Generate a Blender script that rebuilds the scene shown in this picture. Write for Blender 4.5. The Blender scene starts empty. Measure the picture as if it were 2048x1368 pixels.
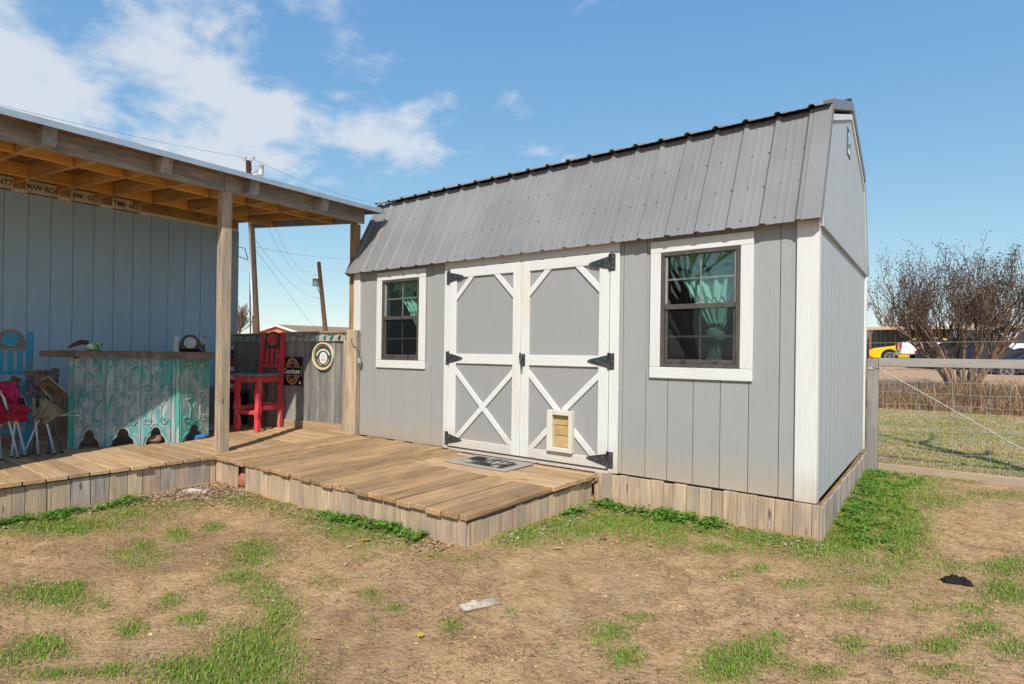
import bpy, bmesh, math, random
import numpy as np
from mathutils import Vector, Matrix, noise
random.seed(7)
S = bpy.context.scene
COL = S.collection
R = math.radians
# ------------------------------------------------------------------ camera
yaw, pit, rol = R(36.9056), R(0.1128), R(0.7601)
fwd = Vector((-math.sin(yaw)*math.cos(pit), math.cos(yaw)*math.cos(pit), math.sin(pit)))
r0 = Vector((math.cos(yaw), math.sin(yaw), 0)); u0 = r0.cross(fwd)
rgt = r0*math.cos(rol)+u0*math.sin(rol); upv = u0*math.cos(rol)-r0*math.sin(rol)
cam = bpy.data.cameras.new('camera'); camo = bpy.data.objects.new('camera', cam); COL.objects.link(camo)
mw = Matrix((rgt, upv, -fwd)).transposed().to_4x4(); mw.translation = Vector((0.666, -4.2968, 0.9761))
camo.matrix_world = mw
cam.sensor_width = 36; cam.lens = 1140.13/2048*36; cam.shift_y = 21.15/2048
cam.clip_start = .05; cam.clip_end = 3000
S.camera = camo
# ------------------------------------------------------------------ light
SUN_EL = R(43); SDIR = Vector((0.514, -0.858, 0)).normalized()      # horizontal direction towards the sun
S.view_settings.view_transform = 'Standard'; S.view_settings.look = 'None'
S.view_settings.exposure = 0.62; S.view_settings.gamma = 1
sl = bpy.data.lights.new('sun', 'SUN'); sl.energy = 3.4; sl.angle = R(.53); sl.color = (1, .92, .79)
slo = bpy.data.objects.new('sun', sl); COL.objects.link(slo)
to_sun = SDIR*math.cos(SUN_EL)+Vector((0, 0, math.sin(SUN_EL)))
slo.rotation_euler = (-to_sun).to_track_quat('-Z', 'Y').to_euler(); slo.location = to_sun*60
W = bpy.data.worlds.new('World'); S.world = W; W.use_nodes = True
wt = W.node_tree; wt.nodes.clear()
def wn(t, **k):
    n = wt.nodes.new(t)
    for a, b in k.items(): setattr(n, a, b)
    return n
def wl(a, b): wt.links.new(a, b)
sky = wn('ShaderNodeTexSky', sky_type='NISHITA'); sky.sun_disc = False; sky.sun_elevation = SUN_EL
sky.sun_rotation = math.atan2(SDIR.x, SDIR.y)
sky.air_density = 1.0; sky.dust_density = .1; sky.ozone_density = 1.6; sky.altitude = 200
tc = wn('ShaderNodeTexCoord'); sep = wn('ShaderNodeSeparateXYZ'); wl(tc.outputs['Generated'], sep.inputs[0])
def wmath(op, a, b=None, clamp=False):
    n = wn('ShaderNodeMath', operation=op, use_clamp=clamp)
    for i, v in enumerate((a, b)):
        if v is None: continue
        if isinstance(v, (int, float)): n.inputs[i].default_value = v
        else: wl(v, n.inputs[i])
    return n.outputs[0]
# a sheet of broken cloud seen in perspective: direction projected on a plane overhead
zc = wmath('MAXIMUM', sep.outputs[2], .03); zc2 = wmath('ADD', zc, .22)
cx = wmath('DIVIDE', sep.outputs[0], zc2); cy = wmath('DIVIDE', sep.outputs[1], zc2)
cmb = wn('ShaderNodeCombineXYZ'); wl(cx, cmb.inputs[0]); wl(cy, cmb.inputs[1])
def wnoise(scale, detail, rough, dist, off, st=(1, 1, 1)):
    m = wn('ShaderNodeMapping'); m.inputs['Location'].default_value = off; m.inputs['Scale'].default_value = st
    m.inputs['Rotation'].default_value = (0, 0, R(35)); wl(cmb.outputs[0], m.inputs[0])
    n = wn('ShaderNodeTexNoise'); n.inputs['Scale'].default_value = scale; n.inputs['Detail'].default_value = detail
    n.inputs['Roughness'].default_value = rough; n.inputs['Distortion'].default_value = dist
    wl(m.outputs[0], n.inputs[0]); return n.outputs[0]
n1 = wmath('ADD', wmath('MULTIPLY', wnoise(3.7, 12, .57, .15, (4.3, 1.1, 0), (1, 1.15, 1)), 1.4), -.2); n2 = wnoise(.75, 2, .5, 0, (1.7, 5.2, 0)); n3 = wnoise(9, 6, .6, .3, (2, 3, 1))
# cloud field thickest low in the west, thinning eastwards
cov = wmath('ADD', wmath('MULTIPLY', cx, -.66), -.53)
cov = wmath('SUBTRACT', cov, wmath('MULTIPLY', wmath('MAXIMUM', wmath('SUBTRACT', .33, sep.outputs[2]), 0), 6.0))
cov = wmath('MINIMUM', wmath('ADD', cov, wmath('MULTIPLY', n2, .25)), .62)
dens = wmath('ADD', n1, wmath('ADD', wmath('MULTIPLY', cov, .85), wmath('MULTIPLY', n3, .10)))
mr = wn('ShaderNodeMapRange', interpolation_type='SMOOTHSTEP'); wl(dens, mr.inputs[0])
mr.inputs[1].default_value = .78; mr.inputs[2].default_value = 1.10; mr.inputs[3].default_value = 0; mr.inputs[4].default_value = .88
# tone of the sky compressed channel by channel, as the bracketed exposures of the photograph do
sc_ = wn('ShaderNodeSeparateColor'); wl(sky.outputs[0], sc_.inputs[0]); cc_ = wn('ShaderNodeCombineColor')
for i_, (a_, p_) in enumerate(((.729, .787), (1.228, .57), (2.267, .28))): wl(wmath('MULTIPLY', wmath('POWER', sc_.outputs[i_], p_), a_), cc_.inputs[i_])
mix = wn('ShaderNodeMix', data_type='RGBA'); wl(mr.outputs[0], mix.inputs[0]); wl(cc_.outputs[0], mix.inputs[6])
mix.inputs[7].default_value = (3.35, 3.6, 3.9, 1)
bg = wn('ShaderNodeBackground'); bg.inputs[1].default_value = .14
wl(mix.outputs[2], bg.inputs[0]); out = wn('ShaderNodeOutputWorld'); wl(bg.outputs[0], out.inputs[0])
# ------------------------------------------------------------------ helpers
def wm(o):
    return (wm(o.parent) @ o.matrix_parent_inverse @ o.matrix_basis) if o.parent else o.matrix_basis.copy()
def adopt(o, par):
    if par is not None:
        o.parent = par; o.matrix_parent_inverse = wm(par).inverted()
def thing(name, label, cat, loc=(0, 0, 0), group=None):
    o = bpy.data.objects.new(name, None); COL.objects.link(o); o.location = loc; o.empty_display_size = .1
    return tag(o, label, cat, group)
def tag(o, label=None, cat=None, group=None, kind=None):
    if label: o['label'] = label
    if cat: o['category'] = cat
    if group: o['group'] = group
    if kind: o['kind'] = kind
    return o
def put(o, loc, rz=0, sc=None):
    o.location = loc; o.rotation_euler = (0, 0, rz)
    if sc: o.scale = (sc, sc, sc)
def obj(name, data, mat, par=None, M=None):
    o = bpy.data.objects.new(name, data); COL.objects.link(o)
    if M is not None: o.matrix_basis = M
    if mat is not None and len(data.materials) == 0: data.materials.append(mat)
    adopt(o, par); return o
def mesh(name, v, f, mat, par=None, smooth=False, loc=None, mats=None, mi=None):
    me = bpy.data.meshes.new(name)
    if loc is not None: v = [(a[0]-loc[0], a[1]-loc[1], a[2]-loc[2]) for a in v]
    me.from_pydata([tuple(a) for a in v], [], f); me.update()
    if smooth: me.polygons.foreach_set('use_smooth', [True]*len(me.polygons))
    if mats:
        for m in mats: me.materials.append(m)
        if mi: me.polygons.foreach_set('material_index', mi)
    o = obj(name, me, mat, par, Matrix.Translation(loc) if loc is not None else None)
    return o
_bc = {}
def boxdata(dx, dy, dz, mat, bev):
    k = (round(dx, 3), round(dy, 3), round(dz, 3), mat.name, bev)
    if k in _bc: return _bc[k]
    bm = bmesh.new(); bmesh.ops.create_cube(bm, size=1)
    for v in bm.verts: v.co = Vector((v.co.x*dx, v.co.y*dy, v.co.z*dz))
    b = min(bev, dx*.3, dy*.3, dz*.3)
    if b > 0: bmesh.ops.bevel(bm, geom=bm.edges[:], offset=b, segments=1, affect='EDGES')
    me = bpy.data.meshes.new('box'); bm.to_mesh(me); bm.free(); me.materials.append(mat); _bc[k] = me
    return me
def bx(name, par, x0, x1, y0, y1, z0, z1, mat, bev=.003, rot=None):
    me = boxdata(abs(x1-x0), abs(y1-y0), abs(z1-z0), mat, bev)
    M = Matrix.Translation(((x0+x1)/2, (y0+y1)/2, (z0+z1)/2))
    if rot: M = M @ rot
    return obj(name, me, None, par, M)
def bar(name, par, p, q, w, h, mat, bev=.003, up=(0, 0, 1)):
    """a box from p to q; its length is local X"""
    p, q = Vector(p), Vector(q); d = q-p; L = d.length; x = d/L
    z = Vector(up); z = (z-x*z.dot(x)).normalized(); y = z.cross(x)
    M = Matrix((x, y, z)).transposed().to_4x4(); M.translation = (p+q)/2
    return obj(name, boxdata(L, w, h, mat, bev), None, par, M)
def prism(name, par, pts, axis, a, b, mat, bev=0, loc=None):
    """polygon extruded along axis (0,1,2) from a to b; pts are the other two coordinates in order"""
    def P(u, w, t):
        return {0: (t, u, w), 1: (u, t, w), 2: (u, w, t)}[axis]
    n = len(pts); v = [P(u, w, a) for u, w in pts]+[P(u, w, b) for u, w in pts]
    f = [list(range(n))[::-1], list(range(n, 2*n))]+[[i, (i+1) % n, n+(i+1) % n, n+i] for i in range(n)]
    bm = bmesh.new(); vs = [bm.verts.new(p) for p in v]
    for q in f: bm.faces.new([vs[i] for i in q])
    bmesh.ops.recalc_face_normals(bm, faces=bm.faces[:])
    if bev: bmesh.ops.bevel(bm, geom=[e for e in bm.edges if e.calc_face_angle(0) > .5], offset=bev, segments=1, affect='EDGES')
    c = Vector((sum(p[0] for p in v)/len(v), sum(p[1] for p in v)/len(v), sum(p[2] for p in v)/len(v)))
    bmesh.ops.translate(bm, verts=bm.verts[:], vec=-c)
    me = bpy.data.meshes.new(name); bm.to_mesh(me); bm.free()
    return obj(name, me, mat, par, Matrix.Translation(c))
def tubegeo(v, f, pts, rad, n=6, cap=True):
    pts = [Vector(p) for p in pts]; m = len(pts)
    if isinstance(rad, (int, float)): rad = [rad]*m
    ref = Vector((0.31, .17, 1)); base = len(v)
    for i, p in enumerate(pts):
        t = (pts[min(i+1, m-1)]-pts[max(i-1, 0)])
        if t.length < 1e-9: t = Vector((0, 0, 1))
        t.normalize()
        if abs(t.dot(ref.normalized())) > .97: r2 = Vector((1, 0, 0))
        else: r2 = ref
        a = t.cross(r2).normalized(); b = t.cross(a)
        for k in range(n):
            an = 2*math.pi*k/n; v.append(p+(a*math.cos(an)+b*math.sin(an))*rad[i])
    for i in range(m-1):
        for k in range(n):
            f.append((base+i*n+k, base+i*n+(k+1) % n, base+(i+1)*n+(k+1) % n, base+(i+1)*n+k))
    if cap:
        f.append(tuple(base+k for k in range(n))); f.append(tuple(base+(m-1)*n+k for k in range(n))[::-1])
def tube(name, par, pts, rad, mat, n=8, smooth=True):
    v, f = [], []; tubegeo(v, f, pts, rad, n); c = tuple(sum(p[i] for p in v)/len(v) for i in range(3))
    return mesh(name, v, f, mat, par, smooth, c)
def clip(poly, x0, x1, z0, z1):
    def cut(p, ins, inter):
        o = []
        for i in range(len(p)):
            a, b = p[i-1], p[i]
            if ins(b):
                if not ins(a): o.append(inter(a, b))
                o.append(b)
            elif ins(a): o.append(inter(a, b))
        return o
    def ix(c): return lambda a, b: (c, a[1]+(b[1]-a[1])*(c-a[0])/(b[0]-a[0]))
    def iz(c): return lambda a, b: (a[0]+(b[0]-a[0])*(c-a[1])/(b[1]-a[1]), c)
    for ins, it in ((lambda p: p[0] >= x0, ix(x0)), (lambda p: p[0] <= x1, ix(x1)), (lambda p: p[1] >= z0, iz(z0)), (lambda p: p[1] <= z1, iz(z1))):
        if poly: poly = cut(poly, ins, it)
    return poly
def strip(p, q, w):
    d = Vector((q[0]-p[0], q[1]-p[1])).normalized(); n = Vector((-d.y, d.x))*w/2; e = d*.2
    return [(p[0]-e.x+n.x, p[1]-e.y+n.y), (p[0]-e.x-n.x, p[1]-e.y-n.y), (q[0]+e.x-n.x, q[1]+e.y-n.y), (q[0]+e.x+n.x, q[1]+e.y+n.y)]
def text(name, par, s, size, mat, M, depth=.001, align='CENTER', sx=1, bold=0):
    cu = bpy.data.curves.new(name, 'FONT'); cu.body = s; cu.size = size; cu.extrude = depth; cu.align_x = align; cu.align_y = 'CENTER'; cu.offset = bold
    t = bpy.data.objects.new('t', cu); me = bpy.data.meshes.new_from_object(t); bpy.data.objects.remove(t)
    for v in me.vertices: v.co.x *= sx
    me.materials.clear(); me.materials.append(mat)
    return obj(name, me, None, par, M)
def copy_tree(o, par=None):
    c = o.copy(); COL.objects.link(c)
    if par is not None: c.parent = par; c.matrix_parent_inverse = o.matrix_parent_inverse.copy()
    for ch in list(o.children): copy_tree(ch, c)
    return c
# ------------------------------------------------------------------ materials
class Mt:
    def __init__(s, name):
        s.m = bpy.data.materials.new(name); s.m.use_nodes = True; s.t = s.m.node_tree; s.b = s.t.nodes['Principled BSDF']; s.o = s.t.nodes['Material Output']
    def n(s, ty, ins=None, **k):
        n = s.t.nodes.new(ty)
        for a, b in k.items(): setattr(n, a, b)
        for a, b in (ins or {}).items(): s.set(n.inputs[a], b)
        return n
    def set(s, sock, v):
        if hasattr(v, 'is_linked') or isinstance(v, bpy.types.NodeSocket): s.t.links.new(v, sock)
        else:
            if isinstance(v, (tuple, list)) and sock.type == 'RGBA' and len(v) == 3: v = (*v, 1)
            sock.default_value = v
    def math(s, op, a, b=0, clamp=False):
        return s.n('ShaderNodeMath', {0: a, 1: b}, operation=op, use_clamp=clamp).outputs[0]
    def mix(s, fac, a, b, blend='MIX'):
        return s.n('ShaderNodeMix', {0: fac, 6: a, 7: b}, data_type='RGBA', blend_type=blend).outputs[2]
    def coord(s, scale=(1, 1, 1), rand=True, space='Object'):
        t = s.n('ShaderNodeTexCoord').outputs[space]
        if rand:
            r = s.n('ShaderNodeObjectInfo').outputs['Random']
            r = s.math('MULTIPLY', r, 41.0); t = s.n('ShaderNodeVectorMath', {0: t, 1: r}, operation='ADD').outputs[0]
        return s.n('ShaderNodeMapping', {'Vector': t, 'Scale': scale}).outputs[0]
    def noise(s, vec, scale, detail=5, rough=.55, dist=0.):
        return s.n('ShaderNodeTexNoise', {'Vector': vec, 'Scale': scale, 'Detail': detail, 'Roughness': rough, 'Distortion': dist}).outputs[0]
    def ramp(s, fac, a, b, lo=0., hi=1.):
        return s.n('ShaderNodeMapRange', {0: fac, 1: a, 2: b, 3: lo, 4: hi}).outputs[0]
    def val(s, col, amt):
        r = s.n('ShaderNodeObjectInfo').outputs['Random']; v = s.ramp(r, 0, 1, 1-amt, 1+amt)
        return s.n('ShaderNodeHueSaturation', {'Value': v, 'Color': col}).outputs[0]
    def bump(s, h, strength, dist=.01):
        s.set(s.b.inputs['Normal'], s.n('ShaderNodeBump', {'Height': h, 'Strength': strength, 'Distance': dist}).outputs[0])
    def fin(s, col, rough=.7, spec=.3, metal=0):
        s.set(s.b.inputs['Base Color'], col); s.set(s.b.inputs['Roughness'], rough)
        s.b.inputs['Specular IOR Level'].default_value = spec; s.b.inputs['Metallic'].default_value = metal
        return s.m
def AX(axis, along, across):
    v = [across]*3; v['xyz'.index(axis)] = along; return tuple(v)
def plain(name, c, rough=.6, var=.12, scale=9, spec=.3, metal=0, c2=None, bump=.0, rnd=.0, stretch=(1, 1, 1)):
    k = Mt(name); vec = k.coord(stretch); nz = k.noise(vec, scale, 6, .6)
    c2 = c2 or tuple(x*(1-var*2.2) for x in c)
    col = k.mix(k.ramp(nz, .35, .7), c, c2)
    if rnd: col = k.val(col, rnd)
    if bump: k.bump(nz, bump)
    return k.fin(col, rough, spec, metal)
def wood(name, c1, c2, axis, c3=None, rnd=.12, rough=.8, across=16, streak=.5, bump=.35, knots=True, dark=(.05, .03, .02), soil=None):
    """sawn timber: c1 and c2 alternate along the grain, c3 weathered blotches"""
    k = Mt(name); vec = k.coord(AX(axis, 1.1, across)); g = k.noise(vec, 1.6, 7, .62, 1.2)
    col = k.mix(k.ramp(g, .32, .68), c1, c2)
    fine = k.noise(k.coord(AX(axis, 2.2, across*5)), 1, 5, .65)
    col = k.mix(k.ramp(fine, .5, .75, 0, streak), col, tuple(x*.45 for x in c2))
    if c3:
        w = k.noise(k.coord(AX(axis, 1.3, 3.5)), 1.6, 5, .6)
        col = k.mix(k.ramp(w, .45, .68, 0, .85), col, c3)
    if knots:
        vo = k.n('ShaderNodeTexVoronoi', {'Vector': k.coord(AX(axis, 2.2, 8)), 'Scale': 1.0}).outputs['Distance']
        col = k.mix(k.ramp(vo, .05, .11, .75, 0), col, dark)
    crk = k.noise(k.coord(AX(axis, 1.6, across*3.2)), 1.3, 3, .5, .3)
    col = k.mix(k.ramp(crk, .66, .72, 0, streak), col, tuple(x*.28 for x in c2))
    if soil:
        zz = k.n('ShaderNodeSeparateXYZ', {0: k.n('ShaderNodeTexCoord').outputs['Object']}).outputs[2]
        zz = k.math('ADD', zz, k.math('MULTIPLY', k.noise(k.coord((6, 6, 3)), 1.5, 4, .6), .14))
        col = k.mix(k.ramp(zz, -.07, .05, .75, 0), col, soil)
    col = k.val(col, rnd); k.bump(k.math('ADD', g, fine), bump, .006)
    return k.fin(col, rough, .2)
def painted(name, c, axis='z', rough=.6, bump=.25, dirt=(.3, .25, .18), damt=.15, rnd=.02, splash=0):
    k = Mt(name); g = k.noise(k.coord(AX(axis, 3, 60)), 1, 6, .65, .8)
    big = k.noise(k.coord((1, 1, 1)), 2.2, 5, .6)
    col = k.mix(k.ramp(big, .5, .8, 0, damt), c, dirt); col = k.mix(k.ramp(g, .52, .78, 0, .28), col, tuple(x*.55 for x in c))
    col = k.mix(k.ramp(k.noise(k.coord(AX(axis, .8, 4)), 2.5, 6, .65), .55, .75, 0, damt*1.6), col, dirt)
    if splash:
        zz = k.n('ShaderNodeSeparateXYZ', {0: k.n('ShaderNodeNewGeometry').outputs['Position']}).outputs[2]
        zz = k.math('ADD', zz, k.math('MULTIPLY', k.noise(k.coord((5, 5, 5)), 2, 6, .7), -.30))
        col = k.mix(k.ramp(zz, -.14, .12, splash, 0), col, (.46, .34, .22))
    if rnd: col = k.val(col, rnd)
    k.bump(g, bump, .004); return k.fin(col, rough, .3)
def worn(name, paint, base, axis='z', amt=.5, base2=None, rough=.65):
    """old paint rubbed through to the wood below"""
    k = Mt(name); g = k.noise(k.coord(AX(axis, 2.2, 11)), 1.5, 8, .68, .7); b = k.noise(k.coord(), 4, 4, .5)
    s_ = k.math('ADD', k.math('MULTIPLY', g, .65), k.math('MULTIPLY', b, .35))
    bcol = k.mix(k.ramp(k.noise(k.coord(AX(axis, 2, 30)), 1, 5, .6), .4, .65), base, base2 or tuple(x*.6 for x in base))
    pc = k.mix(k.ramp(b, .3, .7), paint, tuple(x*.72 for x in paint))
    col = k.mix(k.ramp(s_, amt-.03, amt+.03), pc, bcol)
    k.bump(g, .35, .005); return k.fin(col, rough, .3)
def glassmat(name, tint=(.9, .95, .95), refl=1.0):
    k = Mt(name); k.t.nodes.remove(k.b)
    bf = k.n('ShaderNodeNewGeometry').outputs['Backfacing']; fr = k.n('ShaderNodeFresnel', {'IOR': k.ramp(bf, 0, 1, 1.5, .66667)}).outputs[0]; fr = k.math('MULTIPLY', fr, 1.5*refl, True)
    tr = k.n('ShaderNodeBsdfTransparent', {0: tint}).outputs[0]; gl = k.n('ShaderNodeBsdfGlossy', {'Color': (1, 1, 1), 'Roughness': .01}).outputs[0]
    mx = k.n('ShaderNodeMixShader', {0: fr, 1: tr, 2: gl}).outputs[0]; k.t.links.new(mx, k.o.inputs[0]); return k.m
def screenmat(name):
    k = Mt(name); k.t.nodes.remove(k.b)
    tr = k.n('ShaderNodeBsdfTransparent').outputs[0]; d = k.n('ShaderNodeBsdfDiffuse', {0: (.014, .015, .018, 1)}).outputs[0]
    mx = k.n('ShaderNodeMixShader', {0: .32, 1: tr, 2: d}).outputs[0]; k.t.links.new(mx, k.o.inputs[0]); return k.m
def vcol(name, rough=.6, trans=.25):
    k = Mt(name); a = k.n('ShaderNodeAttribute', attribute_name='Col').outputs['Color']
    k.set(k.b.inputs['Base Color'], a); k.b.inputs['Roughness'].default_value = rough; k.b.inputs['Specular IOR Level'].default_value = .25
    t = k.n('ShaderNodeBsdfTranslucent', {0: a}).outputs[0]
    mx = k.n('ShaderNodeMixShader', {0: trans, 1: k.b.outputs[0], 2: t}).outputs[0]; k.t.links.new(mx, k.o.inputs[0]); return k.m
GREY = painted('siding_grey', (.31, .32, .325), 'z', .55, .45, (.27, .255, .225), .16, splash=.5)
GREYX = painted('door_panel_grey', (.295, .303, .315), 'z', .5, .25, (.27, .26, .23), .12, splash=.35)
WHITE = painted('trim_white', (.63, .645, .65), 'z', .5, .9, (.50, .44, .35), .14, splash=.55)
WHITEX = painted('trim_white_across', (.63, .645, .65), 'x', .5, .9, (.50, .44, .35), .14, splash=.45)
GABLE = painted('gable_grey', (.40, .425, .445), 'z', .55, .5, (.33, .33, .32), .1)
BLACKM = plain('black_iron', (.045, .05, .055), .45, .2, 12, .4)
BRONZE = plain('bronze_frame', (.06, .055, .052), .45, .2, 20, .4, c2=(.10, .09, .085))
MUNT = plain('muntin_tan', (.30, .29, .24), .5)
ROOFM = plain('roof_steel', (.225, .226, .236), .58, .10, 1.2, .35, .0, bump=.02)
ROOFE = plain('roof_trim_steel', (.24, .235, .25), .45, .08, 2, .5, .25)
OSB = plain('roof_board_brown', (.34, .19, .085), .85, .2, 14, .2, c2=(.13, .07, .033), bump=.2)
GLASS = glassmat('window_glass', refl=1.25); SCREEN = screenmat('insect_screen')
DARK = plain('shed_inside', (.16, .13, .10), .9)
MINT = plain('mint_cloth', (.25, .52, .40), .9, .12, 5)
GRE_W = dict(c1=(.30, .27, .24), c2=(.20, .18, .165), c3=(.36, .33, .30))
SK_Z = wood('skirt_wood', (.60, .455, .32), (.36, .265, .18), 'z', (.29, .25, .215), .13, .85, 15, .8, .5, soil=(.50, .27, .13))
SKG_Z = wood('skirt_wood_grey', (.52, .44, .36), (.28, .24, .21), 'z', (.20, .195, .20), .13, .85, 15, .8, .5, soil=(.42, .27, .16))
DECK_X = wood('deck_wood_across', (.55, .365, .205), (.34, .215, .112), 'x', (.42, .31, .20), .22, .8, 20, .9, .6)
DECK_Y = wood('deck_wood_along', (.52, .335, .178), (.29, .18, .09), 'y', (.235, .165, .105), .24, .8, 20, .95, .6)
FEN_Z = wood('fence_grey_wood', (.25, .243, .235), (.15, .147, .145), 'z', (.30, .288, .275), .2, .85, 18)
FEN_X = wood('rail_grey_wood', (.40, .38, .35), (.29, .275, .26), 'x', (.34, .33, .32), .12, .85, 14)
BRN_X = wood('rail_brown_wood', (.36, .25, .16), (.24, .165, .10), 'x', None, .12, .85, 14)
POST_Z = wood('post_wood', (.52, .40, .28), (.27, .205, .145), 'z', (.27, .25, .225), .08, .8, 11, .9)
POSTB_Z = wood('post_brown_wood', (.42, .27, .14), (.28, .175, .09), 'z', None, .08, .8, 9, .5)
BEAM_X = wood('beam_wood', (.42, .40, .38), (.26, .27, .285), 'x', (.18, .205, .25), .1, .8, 9, .5)
PINE_X = wood('joist_pine', (.60, .35, .13), (.44, .235, .075), 'x', (.34, .18, .065), .12, .7, 10, .35)
# ------------------------------------------------------------------ ground
CTRL = [(-4.73, -3.2, -.295), (-4.72, -1.65, -.262), (-1.62, -1.65, -.205), (0, 0, -.241), (0, 2.84, -.2), (-1.65, 0, -.245), (-3, -3.2, -.28), (.8, -.6, -.25), (0, -3, -.27), (1.3, 3, -.21), (-8, 2, -.3), (-8, -6, -.3), (4, -4, -.27), (1, 8, -.25), (-3, 8, -.25), (5, 8, -.25), (1, 14, -.25), (0, 1.5, -.2)]
def gz(x, y):
    a = b = 0
    for cx_, cy_, cz_ in CTRL:
        w = 1/((x-cx_)**2+(y-cy_)**2+.15)**1.5; a += w*cz_; b += w
    z = a/b
    d = y-14
    if d > 0:
        t = min(1, d/20); z += 1.0*t*t*(3-2*t)
    if d < 6 and abs(x) < 8:
        z += .010*noise.noise(Vector((x*3.1, y*3.1, .3)))+.006*noise.noise(Vector((x*9, y*9, 2.1)))
    if x < -12: z += min(1.2, (-12-x)*.05)
    return z
def lines(lo, hi, far, step, grow):
    a = []; t = lo
    while t < hi: a.append(t); t += step
    a.append(hi); s_ = step
    t = hi
    while t < far: s_ *= grow; t += s_; a.append(t)
    s_ = step; t = lo
    while t > -far: s_ *= grow; t -= s_; a.insert(0, t)
    return a
gx_ = lines(-5.0, 1.9, 900, .045, 1.13); gy_ = lines(-3.9, 3.2, 900, .045, 1.13)
gv = [(x, y, gz(x, y)) for y in gy_ for x in gx_]; nx = len(gx_)
gf = [(j*nx+i, j*nx+i+1, (j+1)*nx+i+1, (j+1)*nx+i) for j in range(len(gy_)-1) for i in range(nx-1)]
k = Mt('dirt_and_turf'); P = k.n('ShaderNodeTexCoord').outputs['Object']
sp = k.n('ShaderNodeSeparateXYZ', {0: P})
big = k.noise(P, .9, 5, .6, .4); mid = k.noise(P, 5.5, 7, .66, .6); fin = k.noise(P, 42, 6, .7)
c = k.mix(k.ramp(mid, .36, .62), (.72, .47, .255), (.50, .315, .16))
c = k.mix(k.ramp(big, .5, .66, 0, .6), c, (.35, .215, .115))
c = k.mix(k.ramp(fin, .52, .68, 0, .7), c, (.33, .20, .11)); c = k.mix(k.ramp(fin, .25, .40, .5, 0), c, (.78, .56, .35))
straw = k.noise(P, 1.7, 6, .68); clod = k.noise(P, 14, 5, .7, .5); c = k.mix(k.ramp(clod, .54, .66, 0, .6), c, (.36, .22, .115))
c = k.mix(k.ramp(straw, .56, .70, 0, .45), c, (.60, .44, .25))
cov_ = k.n('ShaderNodeAttribute', attribute_name='Turf').outputs['Fac']; c = k.mix(k.math('MULTIPLY', k.ramp(cov_, .05, .8, 0, .8), k.ramp(clod, .3, .6, .6, 1)), c, k.mix(fin, (.38, .35, .13), (.20, .185, .07)))
lawn = k.noise(P, 1.1, 6, .65); lc = k.mix(k.ramp(lawn, .45, .62), (.54, .43, .22), (.26, .28, .085)); lc = k.mix(k.ramp(fin, .5, .7, 0, .45), lc, (.12, .13, .05))
wob = k.math('ADD', sp.outputs[1], k.math('MULTIPLY', big, 1.6))
c = k.mix(k.ramp(wob, 3.4, 4.6), c, lc)
far = k.math('ADD', sp.outputs[1], k.math('MULTIPLY', lawn, 2.5))
c = k.mix(k.ramp(far, 12.2, 14.2), c, k.mix(mid, (.55, .36, .22), (.46, .29, .18)))
c = k.mix(k.ramp(far, 60, 110), c, (.20, .19, .11))
cr = k.n('ShaderNodeTexVoronoi', {'Vector': P, 'Scale': 26}, feature='DISTANCE_TO_EDGE').outputs['Distance']
hgt = k.math('ADD', k.math('ADD', k.math('ADD', fin, k.math('MULTIPLY', clod, 1.1)), k.math('MULTIPLY', mid, 1.2)), k.math('MULTIPLY', k.ramp(cr, 0, .05, -.2, 0), k.ramp(mid, .5, .62)))
k.bump(hgt, 1.0, .028); k.fin(c, .95, .1)
g = mesh('ground', gv, gf, k.m, smooth=True); tag(g, kind='structure')
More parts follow.
